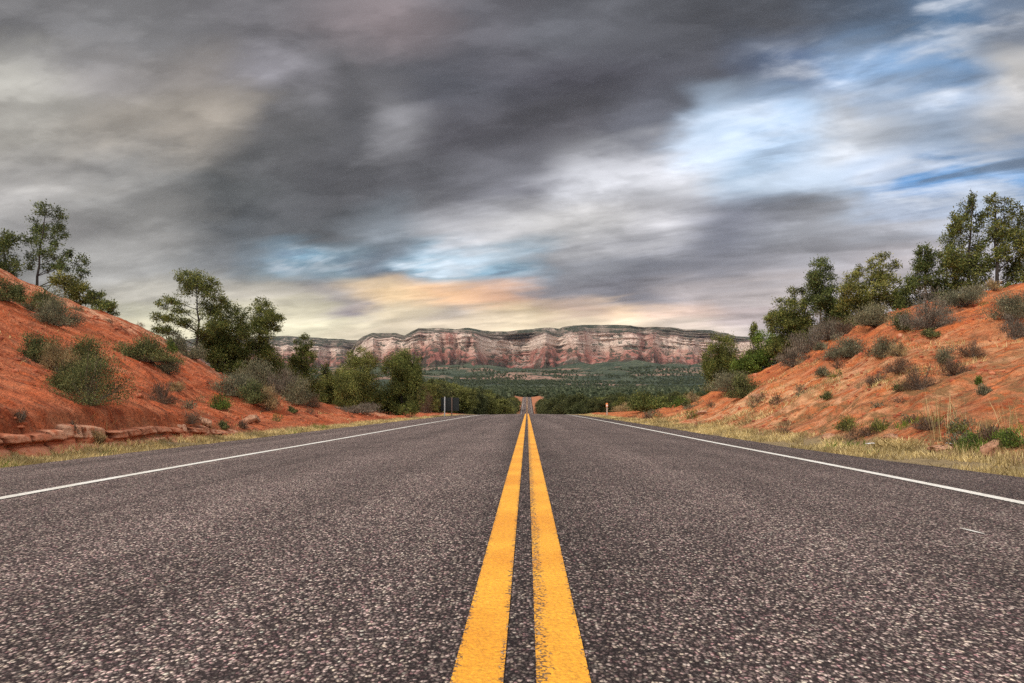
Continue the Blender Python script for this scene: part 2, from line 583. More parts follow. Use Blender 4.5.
LM = {
    'pine': leaf_mat('pine_needles', (0.030, 0.047, 0.015), (0.076, 0.102, 0.029), (0.200, 0.221, 0.069)),
    'juniper': leaf_mat('juniper_scales', (0.036, 0.052, 0.014), (0.097, 0.121, 0.030), (0.262, 0.262, 0.076)),
    'fresh': leaf_mat('fresh_leaves', (0.055, 0.097, 0.019), (0.124, 0.186, 0.033), (0.248, 0.317, 0.062)),
    'olive': leaf_mat('olive_leaves', (0.055, 0.069, 0.017), (0.145, 0.155, 0.036), (0.345, 0.317, 0.097)),
    'sage': leaf_mat('sage_leaves', (.055, .058, .034), (.135, .132, .080), (.30, .28, .17), 3),
    'darkbush': leaf_mat('dark_bush_leaves', (0.030, 0.041, 0.015), (0.088, 0.105, 0.036), (0.235, 0.235, 0.090), 3),
    'brightbush': leaf_mat('bright_bush_leaves', (.036, .062, .014), (.085, .130, .022), (.19, .24, .05), 4),
    'tan': leaf_mat('dry_tan_leaves', (.15, .10, .042), (.30, .215, .100), (.50, .39, .21), 3),
    'brown': leaf_mat('dry_brown_leaves', (.055, .032, .020), (.12, .070, .042), (.24, .15, .09), 3),
    'greybrush': leaf_mat('grey_dry_leaves', (.062, .050, .036), (.145, .120, .090), (.29, .25, .19), 3),
    'dip': leaf_mat('dark_crown_leaves', (.020, .027, .010), (.056, .066, .022), (.150, .148, .056)),
    'dipolive': leaf_mat('olive_crown_leaves', (.042, .052, .014), (.112, .122, .030), (.26, .25, .080)),
    'far': leaf_mat('far_crown_leaves', (.028, .042, .022), (.064, .084, .045), (.120, .140, .080)),  # paler and greyer: part of the haze is put into the leaf colour
    'grass': leaf_mat('verge_blades', (.26, .20, .080), (.48, .38, .165), (.70, .59, .32), 1.5),
    'greengrass': leaf_mat('green_blades', (.06, .11, .014), (.13, .21, .025), (.26, .32, .06), 1.5),
}


def bark(name, c1, c2):
    m, t, b = new_mat(name)
    n = t.noise(scaled(t, coords(t), (9, 9, 2)), 2, 5, .65)
    t.set(b.inputs['Base Color'], t.mix(t.rng(n, .3, .7), c1, c2))
    b.inputs['Roughness'].default_value = .95
    t.set(b.inputs['Normal'], t.bump(n, .8, .03))
    return m


m_bark = bark('bark', (.016, .012, .010), (.058, .045, .036))
m_stem = bark('stems', (.075, .05, .035), (.20, .15, .11))

# ------------------------------------------------------------------ road profile and terrain
road_z = pchip([-400, -60, -20, 0, 4.6, 13, 23.5, 35, 54.6, 80, 120, 200, 290, 400, 440, 560, 720, 790, 900, 1100],
               [-2, -.6, -.08, 0, -.006, -.066, -.14, -.235, -.43, -.95, -2.4, -6.6, -9.4, -8.2, -7.1, -2.6, 3.9, 5.2, 5.4, 2])
side_z = pchip([-400, 60, 100, 160, 220, 300, 440, 560, 720, 900, 1500, 2200, 3000, 3800, 4600, 5400, 6200, 9000, 30000],
               [0, -.4, -1.2, -2.6, -3.6, -4.2, -2.0, 2.0, 6.5, 8, 19, 36, 66, 112, 165, 225, 300, 330, 330])
CROWN = 0.02
EDGE_L = 5.85


def edge_r(y):
    return np.interp(y, [-30, 4, 6.4, 8.5, 11, 17, 60, 900], [4.75, 4.75, 4.62, 4.35, 4.2, 4.2, 4.3, 4.5])


def edge_l(y):
    return np.interp(y, [-30, 60, 120, 900], [EDGE_L, EDGE_L, 5.0, 4.5])


L_CREST = [(-60, 232, 25), (0, 265, 26), (30, 280, 26.5), (60, 294, 27), (90, 306, 27.5), (120, 316, 28), (145, 327, 28.5),
           (160, 336, 29), (180, 349, 29.5), (200, 362, 30), (225, 376, 31), (250, 386, 32), (280, 395, 33), (310, 402, 35),
           (340, 408, 38), (372, 413, 42), (410, 416, 48), (527, 418, 60)]
R_CREST = [(527, 418, 60), (600, 416, 52), (617, 414, 50), (645, 410, 47), (680, 405, 43), (697, 401, 41), (732, 382, 37), (777, 363, 33),
           (812, 344, 31), (862, 323, 29), (912, 303, 27.5), (950, 296, 27), (977, 290, 26.5), (1024, 281, 26), (1100, 258, 26)]


def crest_table(tab, sign):
    az, xc, hh = [], [], []
    for px, py, y in tab:
        p = pix(px, py, y)
        az.append(sign * p[0] / p[1])
        xc.append(sign * p[0])
        hh.append(p[2])
    o = np.argsort(az)
    return np.array(az)[o], np.array(xc)[o], np.array(hh)[o]


TL_, TR_ = crest_table(L_CREST, -1), crest_table(R_CREST, 1)


def foot_l(y):
    return np.full_like(np.asarray(y, float), 6.45)


def foot_r(y):
    return np.interp(y, [0, 6, 12, 25, 60], [5.9, 5.7, 5.05, 4.95, 5.2])


def ledge_h(y):
    return 0.40 * sstep(y, 2.0, 6.0) * (1 - sstep(y, 12.5, 18))


def ground_h(x, y, rough=True):
    x = np.asarray(x, float)
    y = np.asarray(y, float)
    x, y = np.broadcast_arrays(x, y)
    rz = road_z(y)
    past = sstep(y, 830, 1000)
    rz = rz * (1 - past) + (side_z(y) - .5) * past
    ax = np.abs(x)
    az = ax / np.maximum(y, 0.3)
    left = x < 0
    xc = np.where(left, np.interp(az, TL_[0], TL_[1]), np.interp(az, TR_[0], TR_[1]))
    hc = np.where(left, np.interp(az, TL_[0], TL_[2]), np.interp(az, TR_[0], TR_[2]))
    xf = np.where(left, foot_l(y), foot_r(y))
    ed = np.where(left, edge_l(y), edge_r(y))
    xc = np.maximum(xc, xf + 1.5)
    t = (ax - xf) / (xc - xf)
    k = 0.10
    tc_ = np.clip(t, 0, None)
    hcl = np.clip(0.5 + 0.5 * (1 - tc_) / k, 0, 1)
    Pt = tc_ * hcl + (1 - hcl) * 1.0 - k * hcl * (1 - hcl)
    Pt = np.where(t < 0, 0, Pt)
    base = rz - CROWN * ed - 0.05 + 0.05 * sstep(ax, ed + .3, xf)
    d = ax - xf
    bank = base + (hc - base) * Pt
    lh = np.where(left, ledge_h(y), 0)
    step = lh * sstep(d, 0.25, 0.55) * (1 - sstep(t, .05, .5))
    bank = bank + step
    if rough:
        face = sstep(d, 0.1, 1.2) * (1 - sstep(t, 1.0, 1.5) * .6)
        ril = fbm(ax * 0.45, y * 1.7, 3, 4)
        ril2 = fbm(ax * 1.3, y * 4.5, 5, 3)
        lump = fbm(x * .28, y * .28, 8, 3)
        amp = np.where(left, 1.0, 1.25)
        gully = 1 - np.abs(fbm(ax * .16 + 3, y * .75 + .35 * fbm(x * .4, y * .4, 15, 2), 16, 3)) * 2
        bank = bank + face * amp * (0.19 * ril + 0.10 * ril2 - .20 * np.clip(gully, 0, 1) ** 3) + sstep(t, 0, .25) * (1 - .6 * sstep(t, .8, 1.0)) * 0.26 * lump
        bank = bank + face * .05 * fbm(x * 2.2, y * 2.2, 18, 4)
        bank = bank + 0.02 * fbm(x * 3.1, y * 3.1, 12, 3) * sstep(ax, ed + .1, ed + .6)
    # behind the crest the ground levels off, then sinks to the valley side
    G = rz + sstep(ax, 5, 19) * (side_z(y) - rz)
    G = G + sstep(y, 3600, 5600) * 95 * np.clip(fbm(x * .0022 + 4, y * .0016, 25, 4) + .15, 0, 2)
    G = G + sstep(y, 900, 2500) * (fbm(x * .0016, y * .0016, 21, 4) * 26) * sstep(y, 1200, 4500)
    far = sstep(y, 46, 85)
    wide = sstep(ax, 60, 200)
    w = np.maximum(far, wide)
    hgt = bank * (1 - w) + G * w
    inner = rz - CROWN * ax - 0.10
    hgt = np.where(ax < ed, inner, np.where(ax < ed + .12, inner + (hgt - inner) * (ax - ed) / .12, hgt))
    cut = (y > 46) & (ax < ed + .6)
    hgt = np.where(cut & (ax >= ed), np.minimum(hgt, rz - CROWN * ed - .04), hgt)
    return hgt


def hit(px, py, y0=3.0, y1=80.0, n=3000):
    """first point where the sight line of a photograph pixel meets the ground"""
    d = ray(px, py)
    ys = np.linspace(y0, y1, n)
    z = CAM_H + d[2] * ys
    g = ground_h(d[0] * ys, ys)
    below = np.nonzero(z <= g)[0]
    k = below[0] if len(below) else None
    if k is None:
        return None
    return np.array([d[0] * ys[k], ys[k], g[k]])


def spaced(parts):
    out = [parts[0][0]]
    for a_, b_, s0, s1 in parts:
        x = a_
        while x < b_ - 1e-6:
            f = (x - a_) / (b_ - a_)
            x = min(b_, x + s0 + (s1 - s0) * f)
            out.append(x)
    return np.array(out)


# near ground: banks, verges and the slopes behind them
xs_r = spaced([(0, 4, 2, 2), (4, 7, .07, .07), (7, 22, .09, .16), (22, 60, .25, 1.5), (60, 120, 4, 8)])
xs = np.concatenate([-xs_r[::-1], xs_r[1:]])
ys = spaced([(-40, 2, 2.0, .6), (2, 6, .4, .08), (6, 20, .08, .10), (20, 45, .10, .22), (45, 90, .3, .8)])
X, Y = np.meshgrid(xs, ys)
Z = ground_h(X, Y)
ax_ = np.abs(X)
ed_ = np.where(X < 0, edge_l(Y), edge_r(Y))
xf_ = np.where(X < 0, foot_l(Y), foot_r(Y))
azz = ax_ / np.maximum(Y, .3)
xcc = np.where(X < 0, np.interp(azz, TL_[0], TL_[1]), np.interp(azz, TR_[0], TR_[1]))
tt = (ax_ - xf_) / np.maximum(xcc - xf_, 1.5)
verge = (1 - sstep(ax_, xf_ + .0, xf_ + .5)) * 1.0
verge = np.clip(verge + .5 * fbm(X * 2, Y * 2, 33, 3) * sstep(ax_, xf_ - .4, xf_ + .2) * (1 - sstep(ax_, xf_, xf_ + 1)), 0, 1)
pale = np.where(X > 0, 0.9 * np.exp(-((Y - 20) / 9) ** 2) * (1 - sstep(tt, .30, .65)) * .7 + .12,
                .20 + .8 * np.exp(-((tt - .92) / .10) ** 2) * sstep(Y, 5, 15))
weedy = np.where(X > 0, (1 - sstep(tt, .12, .5)) * (1 - sstep(Y, 14, 22)) * .9 + .22, .12 * (1 - sstep(tt, 0, .4)))
keep = (Y[:-1, :-1] > -1e9)
o = mesh_np('roadside_ground', np.stack([X, Y, Z], -1).reshape(-1, 3), grid_faces(*X.shape), m_bank, smooth=True,
            attrs={'verge': verge.ravel(), 'pale': pale.ravel(), 'weedy': weedy.ravel()})
structure(o)

# far ground: one polar sheet round the camera out to the horizon
fa = np.radians(np.concatenate([np.linspace(-180, -48, 45)[:-1], np.linspace(-48, 48, 640), np.linspace(48, 180, 45)[1:]]))
fr = np.concatenate([np.linspace(75, 200, 40)[:-1], np.linspace(200, 900, 150)[:-1], np.geomspace(900, 7000, 120)[:-1], np.geomspace(7000, 15000, 10)])
FA, FR = np.meshgrid(fa, fr)
X, Y = np.sin(FA) * FR, np.cos(FA) * FR
Yc = np.where(Y > 0, Y, 0)
Z = ground_h(X, np.where(Y > 0, Y, -20.0)) - 0.06
near_in = (np.abs(X) < 118) & (Y < 86)
Z = np.where(near_in, Z - 1.5, Z)
redm = (1 - sstep(np.abs(X), 12, 17)) * (1 - sstep(Y, 760, 860)) * sstep(Y, 120, 300)
o = mesh_np('ground', np.stack([X, Y, Z], -1).reshape(-1, 3), grid_faces(*X.shape)[:, ::-1], m_ground, smooth=True, attrs={'red': redm.ravel()})
structure(o)

# ------------------------------------------------------------------ road and markings
yr = spaced([(-40, 0, 1, .5), (0, 60, .12, .25), (60, 300, 1, 4), (300, 1100, 4, 8)])


def road_strip(name, xa, xb, dz, mat, cols=2, jag=0.0, edge=None):
    """a sheet following the road between lateral functions xa(y) and xb(y)"""
    ts = np.linspace(0, 1, cols)
    a_ = xa(yr)
    b_ = xb(yr)
    X = a_[:, None] + (b_ - a_)[:, None] * ts
    if jag:
        X[:, 0] += jag * fbm(yr * 2.3, yr * 0, 41, 4)
        X[:, -1] += jag * fbm(yr * 2.3, yr * 0, 47, 4)
    Y = np.repeat(yr[:, None], cols, 1)
    Z = road_z(Y) - CROWN * np.abs(X) + dz
    at = {}
    if edge is not None:
        at['edge'] = np.tile(np.array(edge, float), len(yr))
    return structure(mesh_np(name, np.stack([X, Y, Z], -1).reshape(-1, 3), grid_faces(len(yr), cols), mat, smooth=True, attrs=at))


ncol = 2
XL, XR = edge_l(yr) - .02, edge_r(yr) - .02
X = np.stack([-XL + .06 * fbm(yr * 1.9, yr * 0, 41, 4), -XL * .5, 0 * yr, XR * .5, XR + .06 * fbm(yr * 1.9, yr * 0 + 5, 47, 4)], 1)
Y = np.repeat(yr[:, None], 5, 1)
Z = road_z(Y) - CROWN * np.abs(X)
# edge skirt so that the mat has thickness
X = np.concatenate([X[:, :1] - .03, X, X[:, -1:] + .03], 1)
Y = np.repeat(yr[:, None], 7, 1)
Z = np.concatenate([Z[:, :1] - .09, Z, Z[:, -1:] - .09], 1)
structure(mesh_np('road', np.stack([X, Y, Z], -1).reshape(-1, 3), grid_faces(len(yr), 7), m_asphalt, smooth=False))


def const(v):
    return lambda y: np.full_like(y, v)


E5 = [1, .55, 0, 0, 0, .35, .9]
road_strip('centre_line', const(-.166), const(-.052), .004, m_yellow, 7, edge=[.9, .25, 0, 0, 0, .3, .95])
road_strip('centre_line', const(.019), const(.136), .004, m_yellow, 7, edge=[1.1, .95, .45, 0, 0, .1, .8])
road_strip('edge_line', const(-3.74), const(-3.63), .004, m_white, 5, edge=[.9, .1, 0, .1, .9])
road_strip('edge_line', const(3.21), const(3.32), .004, m_white, 5, edge=[.9, .1, 0, .1, .9])
# a short scuff of old paint in the right lane
pa, pb = hit(962, 525.5, 2), hit(984, 532, 2)
sc_y = np.linspace(0, 1, 7)
pa = pix(960, 526, .66 * 683 / (526 - 401)); pb = pix(985, 532, .66 * 683 / (532 - 401))
pts = pa[None] + (pb - pa)[None] * sc_y[:, None]
w_ = .012 * np.sin(np.pi * np.clip(sc_y, .08, .95))
nrm = np.array([-(pb - pa)[1], (pb - pa)[0], 0]); nrm /= np.linalg.norm(nrm)
vv = np.concatenate([pts - nrm * w_[:, None], pts + nrm * w_[:, None]])
vv[:, 2] = road_z(vv[:, 1]) - CROWN * np.abs(vv[:, 0]) + .004
q = np.array([[k, k + 1, k + 8, k + 7] for k in range(6)])
structure(mesh_np('paint_scuff', vv, q[:, ::-1], m_white, attrs={'edge': np.zeros(14)}))

# ------------------------------------------------------------------ sandstone ledge at the foot of the left bank


def rock_block(cx, cy, cz, lx, ly, lz, seed, n=5):
    g = np.linspace(-1, 1, n)
    vs_, fs = [], []
    off = 0
    for axis in range(3):
        for s in (-1, 1):
            A, B = np.meshgrid(g, g)
            c_ = [None] * 3
            c_[axis] = np.full(A.shape, s, float)
            c_[(axis + 1) % 3] = A if s > 0 else B
            c_[(axis + 2) % 3] = B if s > 0 else A
            v_ = np.stack(c_, -1).reshape(-1, 3)
            vs_.append(v_)
            fs.append(grid_faces(n, n) + off)
            off += n * n
    v_ = np.concatenate(vs_)
    nn = v_ / np.maximum(1e-6, (np.abs(v_) ** 14).sum(1, keepdims=True) ** (1 / 14))     # rounded box
    p = nn * np.array([lx, ly, lz])
    q_ = p + np.array([cx, cy, cz])
    amp = min(lx, ly, lz) * .55
    p = p + amp * np.stack([fbm(q_[:, 1] * 5 + seed, q_[:, 2] * 5 + q_[:, 0] * 3, 60, 3), fbm(q_[:, 0] * 5, q_[:, 2] * 6 + seed, 61, 3),
                            .6 * fbm(q_[:, 0] * 5 + seed, q_[:, 1] * 4, 62, 3)], -1)
    a_ = rng.normal(0, .05)
    c_, s_ = math.cos(a_), math.sin(a_)
    p = np.stack([p[:, 0] * c_ - p[:, 1] * s_, p[:, 0] * s_ + p[:, 1] * c_, p[:, 2]], -1)
    return p + np.array([cx, cy, cz]), np.concatenate(fs)


def merge(parts):
    V, Fc, off = [], [], 0
    for v_, f_ in parts:
        V.append(v_)
        Fc.append(f_ + off)
        off += len(v_)
    return np.concatenate(V), np.concatenate(Fc)


LS = np.array([0, .05, .33, .40, .44, .50, .56, .60, .90, .97, 1.03, 1.06])
LT = np.array([6.40, 6.46, 6.60, 6.66, 6.77, 6.79, 6.75, 6.66, 6.70, 6.78, 7.10, 7.45])
ly = np.arange(2.5, 19.5, .018)
lsv = np.linspace(0, 1, 64)
lss = np.interp(lsv, np.linspace(0, 1, len(LS)), LS)
YY, SS = np.meshgrid(ly, lss)
LAT = np.interp(SS, LS, LT)
hl = ledge_h(YY) + .05 * ledge_h(YY) / .4 * fbm(YY * .9, YY * 0, 70, 3)
upper = sstep(SS, .50, .58)


def blocks(y, s_, ln, seed, tilt):
    w_ = y + .10 * fbm(y * 2.0, s_ * 2.5, seed, 3) + tilt * s_
    w_ = w_ / ln + .45 * fbm(y * .8, y * 0, seed + 2, 2)
    k_ = np.floor(w_)
    f_ = w_ - k_
    hsh = vnoise(k_ * 1.0, k_ * 0 + seed, seed + 1)
    return hsh - .5, np.minimum(f_, 1 - f_) * ln


hu, eu = blocks(YY, SS, .42, 72, .12)
hw, ew = blocks(YY, SS, .62, 75, -.25)
crk = .085 * np.exp(-(eu / .022) ** 2) * upper + .06 * np.exp(-(ew / .03) ** 2) * (1 - upper)
rec = np.clip(.55 + 1.1 * fbm(YY * .45, YY * 0, 78, 2), 0, 1)           # the undercut comes and goes
LAT = np.where((SS > .38) & (SS < .60), LAT * rec + (1 - rec) * 6.66, LAT)
LAT = LAT + .13 * hu * upper + .13 * hw * (1 - upper) + crk + .10 * sstep(fbm(YY * .55, YY * 0 + 4, 85, 2), .15, .5) * upper
LAT = LAT + .10 * fbm(YY * .7, SS * .6, 79, 3) + .05 * fbm(YY * 4, SS * 3, 80, 4) + .018 * fbm(YY * 16, SS * 9, 81, 3)
LZ = road_z(YY) - CROWN * EDGE_L - .04 + hl * SS + .11 * hu * sstep(SS, .7, 1.0) * (1 - sstep(SS, 1.0, 1.05)) - .16 * sstep(SS, 1.03, 1.06) - .12 * (1 - sstep(SS, 0, .04))
LZ = LZ + .015 * fbm(YY * 5, SS * 5, 83, 3)
fadeo = sstep(YY, 15.5, 19)
LZ = LZ - .25 * fadeo
structure(mesh_np('rock_ledge', np.stack([-LAT, YY, LZ], -1).reshape(-1, 3), grid_faces(*YY.shape)[:, ::-1], m_ledge, smooth=True,
                  attrs={'pale': np.clip(sstep(SS, .54, .64) * (1 - sstep(SS, .93, 1.0)) * (.75 + hu * .9) + (1 - sstep(SS, .34, .42)) * (.55 + hw * 1.2) + .3 * fbm(YY * 3, SS * 4, 86, 3), 0, 1).ravel(), 'crack': np.maximum(np.exp(-(eu / .03) ** 2) * upper, np.exp(-(ew / .035) ** 2) * (1 - upper)).ravel()}))

# ------------------------------------------------------------------ mesa across the valley
m_mesa, t, b = new_mat('mesa_rock')
P = coords(t)
lev = t.attr('level')['Fac']
wob = t.noise(scaled(t, P, (.0030, .0030, .006)), 1, 5, .6)
lv = t.math('ADD', lev, t.math('MULTIPLY', t.math('SUBTRACT', wob, .5), .10))
strata = t.noise(t.comb(0.0, 0.0, t.math('ADD', t.math('MULTIPLY', lev, 30), t.math('MULTIPLY', wob, 7))), 1, 4, .6)
rock = t.ramp(lv, [(0, (.20, .085, .070)), (.16, (.30, .115, .090)), (.29, (.42, .19, .145)), (.38, (.50, .33, .255)), (.52, (.68, .525, .425)),
                   (.70, (.64, .49, .40)), (.735, (.24, .15, .12)), (.765, (.085, .060, .050)), (.80, (.22, .165, .13)), (.86, (.27, .21, .165)), (.885, (.12, .095, .075)), (.93, (.22, .18, .14)), (1, (.14, .125, .09))])
rock = t.vmath('SCALE', rock, scale=t.rng(strata, .30, .70, .87, 1.11))
vst = t.noise(scaled(t, P, (.010, .006, .0055)), 1, 5, .62, .8)
stain = t.attr('stain')['Fac']
rock = t.mix(t.math('MULTIPLY', stain, t.rng(vst, .30, .62)), rock, (.41, .165, .125))
rock = t.mix(t.math('MULTIPLY', t.rng(vst, .52, .70), .45), rock, t.vmath('MULTIPLY', rock, (.52, .42, .44)))
rock = t.mix(t.math('MULTIPLY', t.rng(t.noise(scaled(t, P, (.006, .006, .010)), 1, 5, .6), .52, .66), .5), rock, (.60, .47, .39))
g = t.n.new('ShaderNodeNewGeometry')
nz = t.sep(g.outputs['True Normal'])[2]
vegn = t.noise(scaled(t, P, (1, 1, 1.8)), .007, 6, .68)
scrub = t.math('MULTIPLY', t.rng(nz, .45, .70), t.rng(vegn, .47, .52))
low = t.rng(lev, .06, .40, 1.0, 0.0)
scrub = t.math('MAXIMUM', scrub, t.math('MULTIPLY', low, t.rng(vegn, .43, .49)))
cap = t.math('MULTIPLY', t.rng(lev, .78, .90, 0, .8), t.rng(t.noise(P, .016, 5, .7), .46, .58))
scrub = t.math('MAXIMUM', scrub, t.math('MULTIPLY', cap, .85))
rock = t.mix(t.math('MULTIPLY', scrub, .9), rock, (.040, .050, .034))
t.set(b.inputs['Base Color'], rock)
b.inputs['Roughness'].default_value = 1
b.inputs['Specular IOR Level'].default_value = .1
t.set(b.inputs['Normal'], t.bump(t.math('ADD', t.noise(P, .02, 6, .7), t.math('MULTIPLY', vst, .8)), 1.0, 40))


def mesa(name, skyline, dist, step, depth_amp, seed, stains, capf=.24, base_py=364):
    sk = np.array(skyline, float)
    pxs = np.arange(sk[0, 0], sk[-1, 0] + .01, step)
    top = np.interp(pxs, sk[:, 0], sk[:, 1]) + .35 * fbm(pxs * .22, pxs * 0, seed + 1, 3)
    # profile: level -> height fraction and setback (metres behind the foot)
    LV = np.array([0, .10, .22, .34, .37, .52, .68, .745, .755, .80, .81, .86, .87, .94, 1.0])
    SB = np.array([0, 200, 390, 540, 560, 595, 625, 650, 700, 735, 790, 815, 880, 940, 1200])
    lv = np.linspace(0, 1, 130)
    sb = np.interp(lv, LV, SB)
    d0 = np.array([ray(p, 401) for p in pxs])
    xw = d0[:, 0] * dist
    # buttresses and bays along the wall, cut by side canyons
    r1 = 1 - 2 * np.abs(fbm(xw * .0011, xw * 0 + 3, seed + 2, 2))
    r2 = 1 - 2 * np.abs(fbm(xw * .0030, xw * 0 + 7, seed + 3, 3))
    r3 = fbm(xw * .0085, xw * 0 + 11, seed + 4, 3)
    bay = depth_amp * (1.0 * (r1 - .4) + .70 * (r2 - .4) + .24 * r3)
    lift = .10 * fbm(xw * .0035, xw * 0 + 5, seed + 6, 3) + .07 * (r2 - .4) + .05 * fbm(xw * .014, xw * 0 + 8, seed + 7, 3)   # talus climbs unevenly up the wall
    Pn = np.zeros((len(lv), len(pxs), 3))
    st = np.zeros((len(lv), len(pxs)))
    ta = np.zeros((len(lv), len(pxs)))
    yt = dist + 1200 - bay * .15
    ZT = np.array([CAM_H + ray(p, q_)[2] * a_ for p, q_, a_ in zip(pxs, top, yt)])
    ZB = np.array([CAM_H + ray(p, base_py)[2] * dist for p in pxs]) - 90
    for k, l in enumerate(lv):
        fade = 1 - .72 * float(sstep(l, .70, .90))
        ls = l - lift * float(sstep(l, .05, .30)) * (1 - float(sstep(l, .55, .74)))
        gul = fbm(xw * .012 + l * 1.2, xw * 0 + l * 2.5, seed + 5, 4)
        gul2 = 1 - 2 * np.abs(fbm(xw * .0060 + .5 * fbm(xw * .01, xw * 0 + l * 3, seed + 8, 2), xw * 0 + l * .7, seed + 9, 3))
        talus = 1 - sstep(ls, .25, .45)
        y = dist + np.interp(ls, LV, SB) - bay * fade - (60 * gul + 110 * gul2 * (.35 + .9 * talus)) * fade
        led = 52 * (vnoise(l * 30.0 + 1.5 * fbm(xw * .002, xw * 0, seed + 12, 2), xw * .004, seed) - .5)
        y = y + led
        lz = np.interp(l, [0, .34, .745, 1], [0, .42, 1 - capf, 1])
        zz_ = ZB + (ZT - ZB) * lz
        Pn[k] = np.stack([d0[:, 0] * y, y, zz_], -1)
        ta[k] = ls
        for (sx, sl, wx, wl, am) in stains:
            st[k] += am * np.exp(-((pxs - sx) / wx) ** 2 - ((l - sl) / wl) ** 2)
    # back side: the top runs back as a plateau and drops
    last = Pn[-1].copy()
    b1 = last.copy(); b1[:, 1] += 1500; b1[:, 0] = last[:, 0] * (b1[:, 1] / last[:, 1]); b1[:, 2] -= 30
    b2 = b1.copy(); b2[:, 1] += 600; b2[:, 2] = 100
    Pn = np.concatenate([Pn, b1[None], b2[None]])
    st = np.concatenate([np.clip(st, 0, 1), np.zeros((2, len(pxs)))])
    lvl = np.concatenate([ta, np.ones((2, len(pxs)))])
    n_r, n_c = Pn.shape[:2]
    o = mesh_np(name, Pn.reshape(-1, 3), grid_faces(n_r, n_c), m_mesa, smooth=False,
                attrs={'level': lvl.ravel(), 'stain': st.ravel()})
    return structure(o)


MAIN_SKY = [(330, 372), (345, 362), (350, 350), (355, 341), (362, 336), (370, 333.5), (395, 333.5), (404, 336), (412, 331), (418, 328.5), (440, 329),
            (455, 329.7), (468, 328), (478, 330.2), (492, 331), (507, 331), (525, 329), (545, 328), (560, 328.5), (563, 327), (577, 325.5),
            (600, 324.6), (625, 325), (640, 327), (672, 327), (686, 329.3), (712, 329.8), (728, 333), (738, 336), (760, 338), (800, 341), (860, 346), (920, 356), (960, 372)]
mesa('mesa', MAIN_SKY, 6300, .5, 420, 100,
     [(375, .55, 12, .12, .5), (423, .6, 9, .14, .9), (450, .62, 10, .2, 1.0), (470, .55, 9, .16, .9), (548, .36, 28, .07, 1.3), (520, .36, 20, .06, .8),
      (585, .62, 14, .1, .7), (600, .25, 20, .1, .9), (648, .6, 16, .2, .8), (672, .40, 30, .05, .8), (700, .55, 10, .1, .5), (560, .18, 40, .08, .6)])
mesa('mesa', [(150, 344), (200, 338), (250, 336.5), (282, 336), (300, 337), (320, 338), (352, 339.6), (380, 341), (420, 345), (440, 360)], 8600, .6, 420, 200,
     [(300, .45, 30, .1, .5), (330, .5, 20, .1, .4)], capf=.30, base_py=368)

# ------------------------------------------------------------------ foliage builders


def leaf_quads(c, dirs, ln, wd, jit):
    """rhombic leaves at points c, pointing along dirs, as quads"""
    n = len(c)
    d = dirs + rng.normal(0, jit, (n, 3))
    d /= np.linalg.norm(d, axis=1, keepdims=True) + 1e-9
    r_ = rng.normal(0, 1, (n, 3))
    s = np.cross(d, r_)
    s /= np.linalg.norm(s, axis=1, keepdims=True) + 1e-9
    L = (ln * rng.uniform(.6, 1.3, n))[:, None]
    Wd = (wd * rng.uniform(.6, 1.3, n))[:, None]
    v_ = np.stack([c - d * L * .5, c + s * Wd * .5 - d * L * .05, c + d * L * .5, c - s * Wd * .5 + d * L * .05], 1).reshape(-1, 3)
    return v_, np.arange(n * 4).reshape(-1, 4)


def tube(path, radii, sides=6):
    path = np.asarray(path, float)
    n = len(path)
    tg = np.gradient(path, axis=0)
    tg /= np.linalg.norm(tg, axis=1, keepdims=True) + 1e-9
    ref = np.where(np.abs(tg[:, 2:3]) > .9, np.array([[1., 0, 0]]), np.array([[0, 0, 1.]]))
    a_ = np.cross(tg, ref)
    a_ /= np.linalg.norm(a_, axis=1, keepdims=True) + 1e-9
    b_ = np.cross(tg, a_)
    th = np.linspace(0, 2 * np.pi, sides, endpoint=False)
    ring = a_[:, None] * np.cos(th)[None, :, None] + b_[:, None] * np.sin(th)[None, :, None]
    v_ = (path[:, None] + ring * np.asarray(radii)[:, None, None]).reshape(-1, 3)
    i = np.arange(n * sides).reshape(n, sides)
    j = np.roll(i, -1, 1)
    return v_, np.stack([i[:-1], j[:-1], j[1:], i[1:]], -1).reshape(-1, 4)


def limb(p0, p1, r0, r1, bow=.12, n=6):
    p0, p1 = np.asarray(p0, float), np.asarray(p1, float)
    t_ = np.linspace(0, 1, n)[:, None]
    L = np.linalg.norm(p1 - p0)
    off = rng.normal(0, bow * L * .5, 3)
    off[2] -= bow * L * .4
    pth = p0 + (p1 - p0) * t_ + off * (4 * t_ * (1 - t_)) * .5
    return tube(pth, np.linspace(r0, r1, n), 5)


